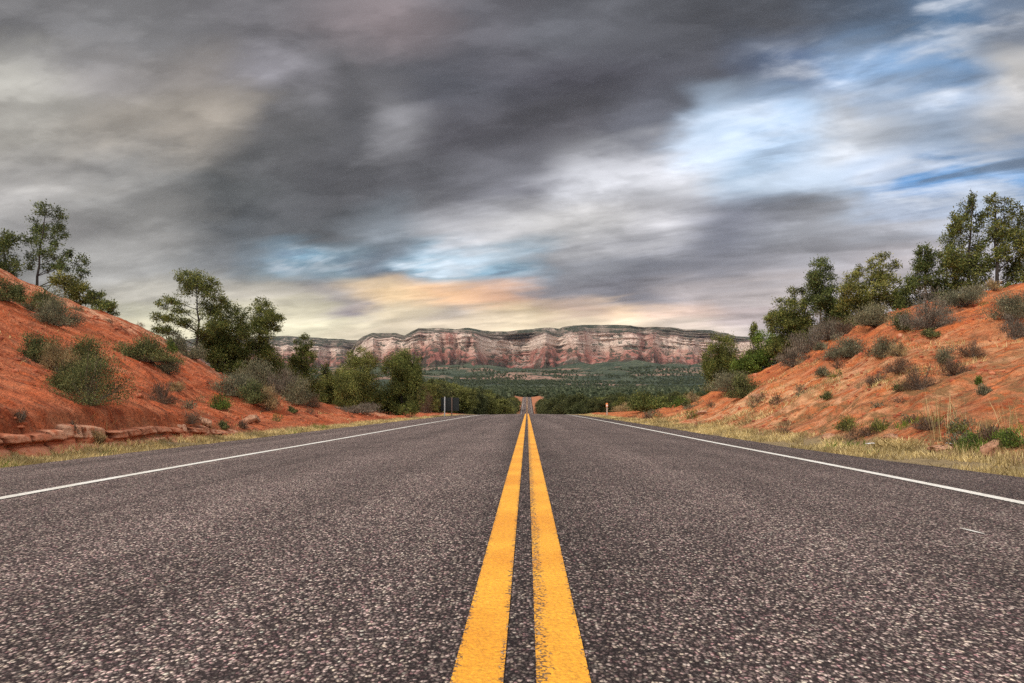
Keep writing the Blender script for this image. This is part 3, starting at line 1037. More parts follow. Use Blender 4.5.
def build_tree(root, lobes, trunk, r0, mat, leaf=(.095, .042), cover=2.3, up=.25, clusters=13, sigma=.24, twigs=True):
    """lobes: (x, y, z, rx, ry, rz) relative to root; trunk: list of points; makes the two parts"""
    wood, lv, lf = [], [], []
    trunk = np.asarray(trunk, float)
    nT = max(8, len(trunk) * 3)
    tt_ = np.linspace(0, 1, nT)
    seg = np.linspace(0, 1, len(trunk))
    pth = np.stack([np.interp(tt_, seg, trunk[:, k]) for k in range(3)], -1)
    pth[1:-1] += rng.normal(0, r0 * .35, (nT - 2, 3)) * np.array([1, 1, .2])
    wood.append(tube(pth, r0 * (1 - .85 * tt_) * (1 + .35 * np.exp(-tt_ * 14)), 8))
    off = 0
    for (x, y, z, rx, ry, rz) in lobes:
        c = np.array([x, y, z])
        # limb leaves the trunk below its lobe
        k = np.argmin(np.abs(pth[:, 2] - (z - .55 * math.hypot(x - np.interp(z, pth[:, 2], pth[:, 0]), y))))
        rb = max(.012, r0 * (1 - .85 * tt_[k]) * .45)
        wood.append(limb(pth[k], c, rb, rb * .35))
        ncl = max(3, int(clusters * rng.uniform(.8, 1.2)))
        dv = rng.normal(0, 1, (ncl, 3))
        dv /= np.linalg.norm(dv, axis=1, keepdims=True)
        rad = rng.uniform(.35, .98, (ncl, 1)) ** .6
        cc = c + dv * rad * np.array([rx, ry, rz])
        if twigs:
            for q_ in cc:
                wood.append(limb(c, q_, rb * .35, .005, .1, 4))
        area = math.pi * rx * rz
        n = int(1.9 * cover * area / (leaf[0] * leaf[1] * .5))
        w_ = rng.uniform(.5, 1.5, ncl)
        idx = rng.choice(ncl, n, p=w_ / w_.sum())
        sg = sigma * np.array([rx, ry, rz]) * 1.05
        pp = cc[idx] + rng.normal(0, 1, (n, 3)) * sg
        dirs = (pp - c) / np.array([rx, ry, rz]) * .7 + np.array([0, 0, up])
        v_, f_ = leaf_quads(pp, dirs, leaf[0], leaf[1], .55)
        lv.append(v_)
        lf.append(f_ + off)
        off += len(v_)
    v_, f_ = merge(wood)
    mesh_np('trunk', v_, f_, m_bark, root, smooth=True)
    mesh_np('crown', np.concatenate(lv), np.concatenate(lf), mat, root)
    return root


def photo_tree(name, label, depth, base, lobes, mat='pine', trunk_top=None, r0=.10, group=None, extra_trunk=None, **kw):
    """a tree built from the outline it has in the photograph, given real depth and a round crown"""
    d = ray(base[0], base[1])
    x, y = d[0] * depth, depth
    z = float(ground_h(x, y)) - .05
    root = empty(name, (x, y, z))
    tag(root, label, 'tree', group)
    o3 = np.array([x, y, z])
    s = depth / F_PX
    L = []
    lobes = list(lobes)
    if base[0] > 700 or base[0] > 215 and base[0] < 420:
        nl = len(lobes)
        for q_ in range(int(nl * .65)):
            a_, b_ = lobes[rng.integers(0, nl)], lobes[rng.integers(0, nl)]
            if math.hypot(a_[0] - b_[0], a_[1] - b_[1]) < 42:
                lobes.append(((a_[0] + b_[0]) / 2 + rng.normal(0, 1.5), (a_[1] + b_[1]) / 2 + rng.normal(0, 1.5), (a_[2] + b_[2]) * .48, (a_[3] + b_[3]) * .48))
        lo = max(lobes, key=lambda q_: q_[1])
        wd = max(abs(q_[0] - base[0]) for q_ in lobes)
        for q_ in range(3):
            lobes.append((base[0] + rng.uniform(-.8, .8) * wd, (lo[1] + base[1]) / 2 + rng.uniform(-6, 3), 7, 5.5))
    for (px, py, rx, ry) in lobes:
        dyy = rng.normal(0, 1) * .9 * (6 + .35 * abs(px - base[0])) * s
        p = pix(px, py, depth + dyy) - o3
        k = (depth + dyy) / depth
        ryd = (rx + ry) * .5
        L.append((p[0], p[1], p[2], rx * s * k, ryd * s * k * 1.15, ry * s * k * 1.22))
    if trunk_top is None:
        top = min(lobes, key=lambda q_: q_[1])
        trunk_top = (top[0], top[1])
    pt = pix(trunk_top[0], trunk_top[1], depth) - o3
    r0 = r0 * .72
    mid = np.array([pt[0] * .35, rng.normal(0, .06), pt[2] * .5])
    build_tree(root, L, [(0, 0, -.1), mid, pt], r0, LM[mat], **kw)
    return root


photo_tree('tree', 'sparse dark tree at the far left edge, highest up the left bank', 29, (6, 285),
           [(8, 252, 12, 14), (-8, 250, 12, 16), (14, 241, 7, 7), (10, 268, 10, 9), (-6, 266, 12, 9), (2, 238, 7, 6)], 'pine', clusters=7, cover=1.6)
photo_tree('tree', 'tall open-crowned tree with a dark trunk and low right bough, on the left crest', 29.5, (37, 291),
           [(47, 211, 13, 6), (58, 220, 9, 7), (37, 224, 9, 7), (62, 232, 7, 6), (30, 237, 8, 6), (47, 232, 12, 7), (40, 247, 11, 7), (58, 246, 7, 5),
            (33, 262, 7, 8), (70, 252, 8, 5), (80, 260, 8, 6), (71, 268, 13, 5), (82, 275, 6, 4), (53, 267, 9, 5), (50, 255, 8, 5), (64, 261, 7, 4), (85, 287, 4, 2.5)],
           'pine', (46, 212), .085, cover=1.5, clusters=8)
photo_tree('shrubby_tree', 'low green leafy oak under the open-crowned tree on the left bank crest', 28.6, (76, 312),
           [(70, 284, 13, 9), (60, 278, 9, 6), (80, 294, 12, 9), (73, 300, 11, 8), (88, 299, 7, 6)], 'olive', r0=.06, cover=2.1)
photo_tree('shrubby_tree', 'small dark leafy oak, lowest of the crest trees at the left', 28.8, (102, 318),
           [(100, 299, 9, 6), (108, 306, 8, 6), (94, 298, 7, 6), (101, 308, 12, 6), (112, 312, 5, 4)], 'juniper', r0=.05, cover=2.1)
photo_tree('pine_tree', 'round-topped pine with a clear straight trunk standing alone above the end of the left bank', 34, (197, 366),
           [(196, 276, 17, 7), (184, 284, 9, 7), (210, 284, 9, 7), (197, 292, 18, 7), (214, 295, 9, 6), (221, 303, 8, 6), (172, 299, 8, 5), (166, 305, 8, 5),
            (180, 307, 11, 5), (208, 309, 12, 6), (160, 317, 9, 5), (175, 321, 12, 6), (190, 325, 9, 5), (157, 328, 6, 5), (168, 335, 12, 7), (214, 322, 12, 8), (205, 335, 8, 6)],
           'juniper', (196, 275), .11, cover=1.9)
photo_tree('juniper_tree', 'broad dark juniper crowding the right side of the round-topped pine', 36, (230, 378),
           [(222, 312, 12, 10), (238, 318, 9, 10), (215, 333, 15, 11), (235, 338, 17, 12), (226, 353, 18, 11), (212, 352, 10, 10), (246, 330, 6, 8), (228, 366, 16, 9)],
           'juniper', r0=.12, cover=2.6, clusters=12)
photo_tree('pine_tree', 'tall pine with a tufted top, second conifer right of the round-topped pine', 37, (258, 388),
           [(262, 304, 8, 5), (256, 312, 8, 5), (272, 311, 8, 6), (280, 319, 6, 4), (265, 320, 13, 5), (253, 327, 7, 5), (275, 328, 8, 4), (262, 335, 11, 5),
            (258, 346, 12, 7), (268, 358, 15, 11), (250, 360, 15, 12), (240, 372, 14, 11), (272, 374, 13, 10)], 'juniper', (262, 302), .10, cover=2.2)
photo_tree('pine_tree', 'slim ragged pine with bare upper limbs between the tufted pine and the wide junipers', 39, (303, 402),
           [(304, 337, 5, 3.5), (298, 342, 4, 3), (309, 345, 5, 4), (303, 351, 8, 4), (296, 355, 5, 3), (311, 357, 6, 5), (303, 365, 10, 6), (297, 376, 12, 8),
            (312, 380, 12, 9), (325, 372, 4, 7), (308, 391, 14, 8)], 'juniper', (304, 334), .09, cover=2.0)
photo_tree('juniper_tree', 'dense dark juniper behind the pale sage clump on the left', 41, (282, 400),
           [(284, 370, 11, 10), (276, 382, 12, 10), (290, 388, 12, 10)], 'juniper', r0=.09, cover=2.6)
photo_tree('juniper_tree', 'low olive juniper left of the two widest junipers by the road', 43, (334, 410),
           [(335, 377, 9, 8), (328, 388, 11, 9), (343, 390, 13, 12), (332, 402, 14, 8), (349, 402, 12, 8)], 'olive', r0=.09, cover=2.6)
photo_tree('juniper_tree', 'wide olive juniper, left one of the two tallest roadside junipers', 45, (362, 412),
           [(360, 357, 10, 7), (369, 364, 9, 8), (352, 370, 9, 9), (362, 381, 16, 11), (355, 396, 18, 12), (372, 400, 14, 11)], 'olive', r0=.13, cover=2.6, clusters=12)
photo_tree('juniper_tree', 'wide dark juniper ending in a steep right side, last big tree before the road sign', 46, (402, 414),
           [(400, 356, 13, 7), (410, 365, 9, 9), (391, 366, 11, 9), (405, 379, 15, 11), (398, 395, 18, 13), (415, 392, 8, 15), (384, 404, 12, 8), (404, 408, 14, 6)],
           'juniper', r0=.13, cover=2.8, clusters=12)
# right side
photo_tree('juniper_tree', 'round dark juniper nearest the road on the right bank', 42, (722, 396),
           [(722, 345, 11, 8), (715, 357, 11, 9), (730, 353, 8, 9), (710, 372, 7, 10), (722, 374, 15, 11), (737, 371, 12, 9), (720, 388, 13, 7)], 'juniper', r0=.10, cover=2.6)
photo_tree('pine_tree', 'slim pointed young conifer beside the round dark juniper on the right', 38, (755, 382),
           [(753, 327, 3, 4), (754, 336, 4, 5), (757, 348, 8, 8), (752, 360, 11, 8), (755, 370, 10, 6)], 'juniper', (753, 322), .06, cover=2.2)
photo_tree('shrubby_tree', 'fresh green leafy tree on the right bank between conifers', 36.5, (770, 374),
           [(768, 341, 11, 8), (776, 351, 13, 9), (762, 359, 11, 7), (783, 343, 8, 7)], 'fresh', r0=.06, cover=2.4)
photo_tree('pine_tree', 'spreading ragged pine, first of the tall row down the right crest', 34, (792, 362),
           [(796, 291, 8, 5), (785, 302, 11, 6), (800, 304, 9, 7), (778, 313, 8, 5), (790, 319, 15, 8), (775, 327, 10, 6), (795, 334, 13, 9), (769, 321, 6, 5), (806, 320, 8, 8), (785, 344, 14, 8)],
           'juniper', (796, 290), .10, cover=2.1)
photo_tree('pine_tree', 'dark rounded pine with a pale bare trunk on the right crest', 33, (820, 348),
           [(820, 267, 11, 6), (828, 275, 8, 7), (812, 279, 8, 7), (820, 289, 12, 7), (831, 291, 7, 7), (814, 304, 11, 8), (826, 311, 10, 8), (835, 305, 6, 7)], 'pine', (821, 264), .09, cover=2.0)
photo_tree('pine_tree', 'yellow-green loose pine in the middle of the right crest row', 32, (856, 336),
           [(852, 277, 7, 5), (862, 271, 7, 5), (848, 289, 9, 6), (860, 293, 9, 7), (850, 304, 12, 7), (866, 306, 8, 6), (842, 303, 7, 7), (858, 315, 11, 6)], 'olive', (860, 270), .075, cover=1.9)
photo_tree('pine_tree', 'tufted pine with see-through crown above the brown brush on the right crest', 31, (878, 329),
           [(884, 257, 8, 4), (874, 263, 6, 5), (893, 265, 7, 5), (882, 274, 11, 6), (894, 283, 8, 6), (878, 289, 9, 7), (891, 295, 8, 6), (872, 280, 6, 5), (880, 303, 10, 6)],
           'olive', (885, 256), .075, cover=1.7)
photo_tree('pine_tree', 'narrow dark pine left of the tallest trees on the right crest', 30, (927, 316),
           [(924, 251, 7, 6), (934, 257, 6, 6), (918, 266, 9, 6), (932, 270, 9, 6), (922, 281, 10, 7), (910, 281, 6, 7), (938, 285, 7, 6), (915, 293, 8, 7), (930, 296, 9, 6)],
           'pine', (926, 248), .08, cover=1.9)
photo_tree('pine_tree', 'tall many-spired dense pine, left one of the two tallest trees on the right', 29, (968, 306),
           [(973, 203, 3, 8), (964, 212, 5, 8), (955, 222, 6, 8), (976, 221, 7, 8), (962, 233, 9, 8), (948, 241, 6, 8), (972, 245, 11, 9), (955, 257, 11, 9),
            (944, 262, 6, 8), (976, 265, 11, 11), (962, 279, 14, 9), (981, 283, 8, 8), (952, 284, 8, 7)], 'juniper', (972, 200), .11, cover=2.3)
photo_tree('pine_tree', 'tall open pine with a visible straight trunk at the right edge', 28.5, (998, 304),
           [(992, 198, 6, 5), (1004, 205, 9, 6), (1016, 211, 7, 7), (990, 211, 7, 5), (1000, 221, 9, 6), (1018, 227, 9, 7), (992, 235, 8, 7), (1010, 239, 11, 7),
            (1002, 253, 9, 6), (1018, 255, 8, 7), (990, 261, 7, 6), (1008, 267, 10, 7), (1014, 279, 10, 7), (1030, 240, 9, 9), (1028, 268, 9, 9)],
           'juniper', (995, 196), .11, cover=1.9)

for args in [('low leafy oak filling the gap between the pale-trunked pine and the yellow-green pine', 32.5, (838, 340),
              [(838, 318, 10, 9), (846, 324, 10, 8), (832, 326, 9, 8), (842, 308, 6, 7)], 'juniper'),
             ('low olive oak between the yellow-green pine and the tufted pine', 31.8, (868, 330),
              [(868, 312, 9, 8), (874, 318, 9, 7), (862, 322, 10, 7), (869, 300, 5, 6)], 'olive'),
             ('low dark oak between the tufted pine and the narrow dark pine', 30.8, (906, 322),
              [(905, 300, 9, 8), (912, 306, 10, 8), (898, 307, 8, 7), (907, 290, 5, 6)], 'juniper'),
             ('low leafy oak between the narrow dark pine and the many-spired pine', 29.8, (945, 314),
              [(943, 290, 7, 8), (948, 296, 9, 7), (938, 300, 8, 6)], 'pine'),
             ('low green oak under the spreading ragged pine', 34.5, (805, 358),
              [(806, 332, 10, 9), (797, 340, 11, 9), (812, 342, 9, 7), (788, 350, 10, 7)], 'juniper'),
             ('fresh green oak scrub low on the right crest beside the slim young conifer', 36, (742, 386),
              [(744, 362, 8, 7), (738, 370, 8, 8), (748, 372, 9, 7)], 'fresh')]:
    photo_tree('shrubby_tree', args[0], args[1], args[2], args[3], args[4], r0=.06, cover=2.3)

# ------------------------------------------------------------------ shrubs


def shrub_mesh(kind, w, h, n, leaf, upright, stems=40):
    """dome of twigs and leaves about a base at the origin: returns (foliage, stems) as arrays"""
    nb = 22
    az_ = rng.uniform(0, 2 * np.pi, nb)
    el = np.arccos(rng.uniform(0.05, 1, nb))
    r_ = rng.uniform(.55, 1.0, nb)
    bc = np.stack([np.cos(az_) * np.sin(el) * r_ * w * .5, np.sin(az_) * np.sin(el) * r_ * w * .5, np.cos(el) * r_ * h * .95 + h * .04], -1)
    idx = rng.integers(0, nb, n)
    sg = np.array([w, w, h]) * (.095 if upright < 1 else .075)
    pp = bc[idx] * (rng.uniform(.45, 1.05, (n, 1)) ** .7) + rng.normal(0, 1, (n, 3)) * sg
    pp[:, 2] = np.abs(pp[:, 2])
    dirs = pp / np.array([w, w, h]) + np.array([0, 0, upright])
    fol = leaf_quads(pp, dirs, leaf[0], leaf[1], .45)
    st_ = []
    for q_ in bc[rng.integers(0, nb, stems)]:
        e = q_ * rng.uniform(.8, 1.12) + rng.normal(0, .05, 3) * w
        e[2] = max(.03, e[2])
        st_.append(limb(rng.normal(0, .03, 3) * np.array([w, w, 0]), e, .008 * max(.6, w), .0025, .12, 4))
    return fol, merge(st_)


SHRUB_KIND = {   # foliage, leaves, leaf size, upright, stems
    'sage': ('sage', 2600, (.060, .020), .9, 40),
    'dark': ('darkbush', 3000, (.060, .026), .5, 40),
    'bright': ('brightbush', 2400, (.055, .028), .4, 30),
    'tan': ('tan', 2200, (.085, .012), 1.3, 60),
    'brown': ('brown', 1500, (.075, .012), .9, 90),
    'grey': ('greybrush', 2000, (.085, .011), 1.2, 90),
    'weed': ('olive', 1500, (.080, .018), 1.0, 50),
    'juniper': ('juniper', 3200, (.075, .034), .5, 30),
}
SHRUB_NAME = {'sage': 'sagebrush', 'dark': 'dark_shrub', 'bright': 'green_shrub', 'tan': 'dry_shrub', 'brown': 'dead_shrub', 'grey': 'dry_brush', 'juniper': 'juniper_shrub', 'weed': 'weed'}


def shrub(px, py, wpx, hpx, kind, label, depth=None, group=None):
    """px, py is the middle of the shrub's foot in the photograph"""
    p = None
    if depth is None:
        p = hit(px, py)
    if p is None:
        depth = depth or 40
        d = ray(px, py)
        p = np.array([d[0] * depth, depth, 0])
        p[2] = ground_h(p[0], p[1])
    s = p[1] / F_PX
    grow = 1.0 if kind in ('bright', 'weed') else (1.32 if p[0] < 0 and py < 410 else 1.18)
    w, h = wpx * s * grow, hpx * s * (1 + (grow - 1) * .6)
    fk, n, leaf, upr, stems = SHRUB_KIND[kind]
    lf = max(.55, min(1.5, p[1] / 22)) if p[1] > 12 else .55
    lf *= .9
    nn = int(np.clip(1.7 * n * (w * max(h, .5 * w)) / (.9 * lf * lf), 500, 11000))
    root = empty(SHRUB_NAME[kind], (p[0], p[1], p[2] - .02))
    root.rotation_euler.z = 0
    tag(root, label, 'shrub', group)
    fol, st_ = shrub_mesh(kind, w, h, nn, (leaf[0] * lf, leaf[1] * lf), upr, stems)
    mesh_np('foliage', fol[0], fol[1], LM[fk], root)
    mesh_np('stems', st_[0], st_[1], m_stem, root)
    return root


SHRUBS = [
    # left bank
    (7, 301, 24, 22, 'dark', 'dark shrub cut by the left edge, above the pale soil streak'),
    (40, 312, 34, 22, 'dark', 'dark grey-green shrub, upper half of the long clump near the left crest'),
    (58, 326, 34, 28, 'sage', 'grey-green shrub, lower half of the long clump near the left crest'),
    (37, 363, 36, 28, 'dark', 'green shrub at the upper left of the big clump on the left bank'),
    (58, 372, 30, 30, 'tan', 'tan dry bush in the middle of the big clump on the left bank'),
    (78, 368, 42, 34, 'dark', 'green bush at the top of the big clump on the left bank'),
    (90, 404, 58, 56, 'dark', 'largest dark green bush, bottom of the big clump on the left bank'),
    (72, 392, 34, 30, 'dark', 'dark green bush between the tan bush and the largest bush on the left bank'),
    (148, 362, 46, 24, 'dark', 'dark green shrub halfway up the left bank, right of the big clump'),
    (168, 374, 20, 18, 'sage', 'grey shrub trailing below the dark green shrub on the left bank'),
    (171, 352, 14, 14, 'bright', 'small yellow-green shrub at the right end of the dark green shrub on the left bank'),
    (162, 403, 26, 21, 'brown', 'rounded brown dead shrub low on the left bank'),
    (175, 391, 16, 10, 'tan', 'small yellowish dry tuft on top of the brown dead shrub'),
    (221, 409, 26, 16, 'bright', 'bright green low shrub, the greenest one on the left bank'),
    (20, 424, 14, 15, 'brown', 'small dark dead shrub just above the rock ledge at far left'),
    (96, 444, 18, 20, 'tan', 'yellow-green weed in front of the rock ledge'),
    (73, 437, 10, 16, 'brown', 'small brown weed rooted in a gap of the rock ledge'),
    (223, 429, 11, 9, 'dark', 'small dark shrub beside the grass verge below the bright green shrub'),
    (190, 424, 22, 14, 'brown', 'brown twiggy shrub beside the right end of the rock ledge'),
    (242, 428, 12, 8, 'brown', 'small brown shrub on pale rock near the left verge'),
    (138, 325, 16, 13, 'grey', 'small grey bush on the left skyline between the crest trees and the lone pine'),
    (176, 349, 18, 14, 'sage', 'pale sage on the skyline left of the lone pine trunk'),
    (190, 358, 22, 16, 'sage', 'pale sage at the foot of the lone pine'),
    (236, 396, 34, 22, 'sage', 'sage at the left end of the pale clump below the tufted pine'),
    (256, 388, 38, 26, 'sage', 'tallest grey-green sage at the back of the pale clump below the tufted pine'),
    (252, 403, 26, 20, 'dark', 'darker low shrub in the middle of the pale clump below the tufted pine'),
    (267, 410, 22, 25, 'tan', 'yellow-tan rounded dry bush at the front of the pale clump'),
    (284, 396, 30, 26, 'grey', 'grey-brown brush right of the yellow-tan bush'),
    (299, 404, 30, 22, 'sage', 'pale sage at the right end of the clump, above bare red soil'),
    (313, 407, 16, 12, 'brown', 'small brown shrub right of the pale sage clump'),
    (292, 413, 10, 7, 'dark', 'tiny dark shrub on red soil below the pale clump'),
    (355, 412, 44, 10, 'grey', 'low grey brush under the wide olive juniper by the road'),
    (425, 413, 14, 26, 'brown', 'reddish-brown bare bush between the last big juniper and the road sign'),
    # right bank
    (645, 404, 30, 18, 'juniper', 'round dark green shrub right of the orange marker post'),
    (660, 404, 20, 14, 'juniper', 'smaller dark shrub touching the round green one near the marker post'),
    (681, 402, 22, 13, 'bright', 'olive shrub at the low end of the right bank'),
    (693, 402, 16, 10, 'tan', 'small tan shrub at the low end of the right bank'),
    (628, 411, 26, 8, 'tan', 'low tan brush in front of the dark shrubs near the marker post'),
    (686, 407, 9, 6, 'dark', 'tiny dark shrub alone on red soil at the low end of the right bank'),
    (743, 398, 26, 23, 'dark', 'dark olive shrub alone on bare soil in the lower right bank'),
    (730, 391, 42, 20, 'sage', 'grey-green brush under the round dark juniper on the right'),
    (793, 366, 28, 24, 'grey', 'grey dry brush at the low end of the brush strip up the right crest'),
    (808, 352, 34, 28, 'grey', 'grey dry brush in the middle of the brush strip up the right crest'),
    (827, 340, 36, 26, 'grey', 'largest grey dry brush at the top of the strip, right crest'),
    (843, 335, 22, 16, 'brown', 'brown shrub right of the largest grey brush on the right crest'),
    (822, 350, 14, 9, 'sage', 'pale sage tucked under the largest grey brush'),
    (874, 326, 42, 26, 'sage', 'grey-green brush below the tufted pine on the right crest'),
    (928, 328, 52, 36, 'grey', 'biggest brown-grey bush on the right crest'),
    (903, 330, 16, 22, 'dark', 'dark shrub at the left end of the biggest brown-grey bush'),
    (964, 306, 42, 18, 'sage', 'wide pale sage under the many-spired pine'),
    (974, 295, 22, 12, 'sage', 'small yellowish sage at the trunk of the many-spired pine'),
    (994, 290, 15, 12, 'tan', 'small pale tuft under the open pine at the right edge'),
    (1011, 319, 42, 24, 'sage', 'large sage at the right edge below the open pine'),
    (1016, 339, 28, 26, 'grey', 'grey shrub at the right edge below the large sage'),
    (931, 338, 15, 11, 'dark', 'small dark shrub under the biggest brown-grey bush'),
    (848, 357, 36, 22, 'sage', 'clumped pale sage below the brush strip on the right bank'),
    (834, 361, 18, 13, 'brown', 'brown shrub left of the clumped pale sage'),
    (884, 357, 20, 24, 'sage', 'upright pale sage in the middle of the right bank'),
    (899, 356, 18, 14, 'tan', 'small tan shrub right of the upright pale sage'),
    (898, 373, 30, 17, 'brown', 'dark brown dead shrub below the upright pale sage'),
    (823, 376, 13, 10, 'sage', 'small sage low on the right bank below the brown shrub'),
    (944, 364, 18, 14, 'sage', 'greyish sage above a dead shrub in the upper right bank'),
    (954, 375, 28, 18, 'brown', 'dead brown shrub in the upper right bank'),
    (972, 357, 24, 17, 'brown', 'brown shrub with a sage tip in the upper right bank'),
    (921, 389, 30, 25, 'brown', 'large bare dead shrub in the centre of the right bank'),
    (875, 384, 20, 14, 'brown', 'faint brown twigs left of the large bare dead shrub'),
    (902, 391, 14, 9, 'dark', 'dark green shrub left of the foot of the large bare dead shrub'),
    (979, 385, 8, 13, 'bright', 'bright green weed high on the right bank'),
    (985, 395, 13, 11, 'sage', 'round sage below the bright green weed'),
    (827, 399, 11, 8, 'dark', 'tiny dark shrub low on the right bank'),
    (849, 430, 30, 16, 'weed', 'weedy green shrub low on the right bank, left one of a pair'),
    (880, 431, 24, 19, 'weed', 'weedy green shrub low on the right bank, right one of a pair'),
    (928, 429, 32, 16, 'brown', 'brown weedy shrub beside the tall dry stalks'),
    (958, 434, 22, 16, 'weed', 'green weed right of the tall dry stalks'),
    (990, 437, 24, 12, 'brown', 'brown low weed above the bright green verge patch'),
    (972, 448, 26, 18, 'bright', 'bright green verge plant left of the tan boulder'),
    (1010, 446, 36, 18, 'bright', 'bright green verge plant at the right edge, behind the tan boulder'),
]
for s_ in SHRUBS:
    shrub(*s_)

# small dry scrub between the named shrubs, mostly on the right bank
scrub_protos = []
for kind, nn in (('brown', 260), ('tan', 260), ('sage', 300), ('weed', 260)):
    fk, n_, leaf, upr, st_n = SHRUB_KIND[kind]
    r_ = empty('dry_scrub', (0, 0, 0))
    fol, st_ = shrub_mesh(kind, 1.0, .62, nn, (leaf[0] * 1.5, leaf[1] * 1.9), upr, 26)
    mesh_np('foliage', fol[0], fol[1], LM[fk], r_)
    mesh_np('stems', st_[0], st_[1], m_stem, r_)
    scrub_protos.append(r_)
used_s = [False] * 4
SCRUB_LAB = {1: ['small brown dry scrub among others on the right bank slope', 'small straw-coloured scrub among others on the right bank slope',
                 'small grey-green scrub among others on the right bank slope', 'small olive weed among others on the right bank slope'],
             -1: ['small brown dry scrub among others on the left bank slope', 'small straw-coloured scrub among others on the left bank slope',
                  'small grey-green scrub among others on the left bank slope', 'small olive weed among others on the left bank slope']}


def place_scrub(k, x, y, w_, sd):
    if not used_s[k]:
        used_s[k] = True
        r_ = scrub_protos[k]
    else:
        r_ = copy_tree(scrub_protos[k])
    r_.location = (x, y, float(ground_h(x, y)) - .02)
    r_.scale = (w_, w_, w_ * rng.uniform(.7, 1.3))
    r_.rotation_euler = (0, 0, rng.uniform(0, 6.28))
    tag(r_, SCRUB_LAB[sd][k], 'scrub', ('brown dry scrub', 'straw scrub', 'grey-green scrub', 'olive weeds')[k] + (' on the right bank' if sd > 0 else ' on the left bank'))


made = 0
for tries in range(4000):
    if made >= 150:
        break
    y = 6.5 * (36 / 6.5) ** rng.random()
    sd = 1 if made < 122 else -1
    xf = float(foot_r(y) if sd > 0 else foot_l(y) + 1.0)
    x = xf + .2 + rng.random() ** 1.4 * 10
    if x / y > .80 or (sd > 0 and x > 4.5 + y * .55) or fbm(x * .5, y * .6, 151, 2) < -.02:
        continue
    k = int(rng.choice(4, p=[.45, .22, .20, .13]))
    place_scrub(k, sd * x, y, rng.uniform(.14, .42) * (1 + y / 40), sd)
    made += 1

# ------------------------------------------------------------------ rocks and small things by the road
m_rock, t, b = new_mat('tan_rock')
P = coords(t)
n1 = t.noise(P, 6, 6, .65)
t.set(b.inputs['Base Color'], t.mix(t.rng(n1, .3, .7), (.26, .11, .055), (.48, .27, .16)))
b.inputs['Roughness'].default_value = .9
t.set(b.inputs['Normal'], t.bump(n1, .8, .04))


def rock(px, py, wpx, hpx, label):
    p = hit(px, py)
    s = p[1] / F_PX
    v_, f_ = rock_block(0, 0, 0, 1, 1, 1, int(px), 13)
    v_ /= np.linalg.norm(v_, axis=1, keepdims=True)
    r_ = np.random.default_rng(int(px))
    for q_ in range(11):                       # split faces
        nn_ = r_.normal(0, 1, 3)
        nn_ /= np.linalg.norm(nn_)
        over_ = np.maximum(0, v_ @ nn_ - r_.uniform(.52, .82))
        v_ = v_ - over_[:, None] * nn_
    v_ = v_ * (1 + .05 * fbm(v_[:, 0] * 4 + px, v_[:, 1] * 4 + v_[:, 2] * 3, 5, 3))[:, None]
    v_ = v_ * np.array([wpx * s * .62, wpx * s * .5, hpx * s * .85])
    o = mesh_np('rock', v_, f_, m_rock, smooth=False)
    o.location = (p[0], p[1], p[2] + hpx * s * .12)
    o.rotation_euler = (rng.uniform(-.2, .2), rng.uniform(-.2, .2), rng.uniform(-.5, .5))
    tag(o, label, 'rock')


rock(994, 453, 22, 14, 'tan boulder in the right verge between bright green plants')
rock(829, 438, 12, 5, 'flat pale pink stone at the edge of the right verge')
rock(941, 450, 20, 5, 'long low tan rock in the right verge grass')
rock(893, 438, 14, 5, 'pale tan slab between the weedy pair and the brown weed, right bank foot')
rock(757, 399, 11, 5, 'pale outcrop stone on the right bank beside the lone olive shrub')
rock(700, 414, 12, 5, 'pale stone at the foot of the low end of the right bank')
rock(252, 421, 18, 7, 'pinkish stone in the left bank foot beyond the rock ledge')
rock(205, 424, 16, 8, 'pink-white stone at the end of the rock ledge')

m_paper, t, b = new_mat('white_paper')
t.set(b.inputs['Base Color'], t.mix(t.noise(coords(t), 12, 3), (.62, .62, .62), (.82, .82, .80)))
for px, py, wpx, lab in [(871, 447.5, 8, 'white scrap of litter lying at the foot of the right bank'),
                         (949, 446.5, 5, 'tiny white scrap in the grass beside the long low tan rock')]:
    p = hit(px, py)
    s = p[1] / F_PX * wpx
    A, B = np.meshgrid(np.linspace(-.5, .5, 9), np.linspace(-.5, .5, 7))
    zz_ = .22 * fbm(A * 3 + px, B * 3, 90, 3) + .18
    v_ = np.stack([A * s, B * s * .7, zz_ * s], -1).reshape(-1, 3)
    o = mesh_np('litter', v_, grid_faces(7, 9), m_paper)
    o.location = (p[0], p[1], p[2] + .03)
    o.modifiers.new('thickness', 'SOLIDIFY').thickness = .004
    tag(o, lab, 'litter')


def box(x0, x1, y0, y1, z0, z1, bv=.006):
    import bmesh
    bm = bmesh.new()
    bmesh.ops.create_cube(bm, size=1)
    for v_ in bm.verts:
        v_.co = ((x0 + x1) / 2 + v_.co.x * (x1 - x0), (y0 + y1) / 2 + v_.co.y * (y1 - y0), (z0 + z1) / 2 + v_.co.z * (z1 - z0))
    if bv:
        bmesh.ops.bevel(bm, geom=bm.edges[:], offset=bv, segments=1, affect='EDGES')
    return bm


def bm_obj(name, bm, mat, parent):
    me = bpy.data.meshes.new(name)
    bm.to_mesh(me)
    bm.free()
    if mat:
        me.materials.append(mat)
    o = bpy.data.objects.new(name, me)
    COL.objects.link(o)
    o.parent = parent
    return o


def plain(name, c1, c2, rough=.6, metal=0):
    m, t, b = new_mat(name)
    t.set(b.inputs['Base Color'], t.mix(t.noise(coords(t), 5, 4, .6), c1, c2))
    b.inputs['Roughness'].default_value = rough
    b.inputs['Metallic'].default_value = metal
    return m


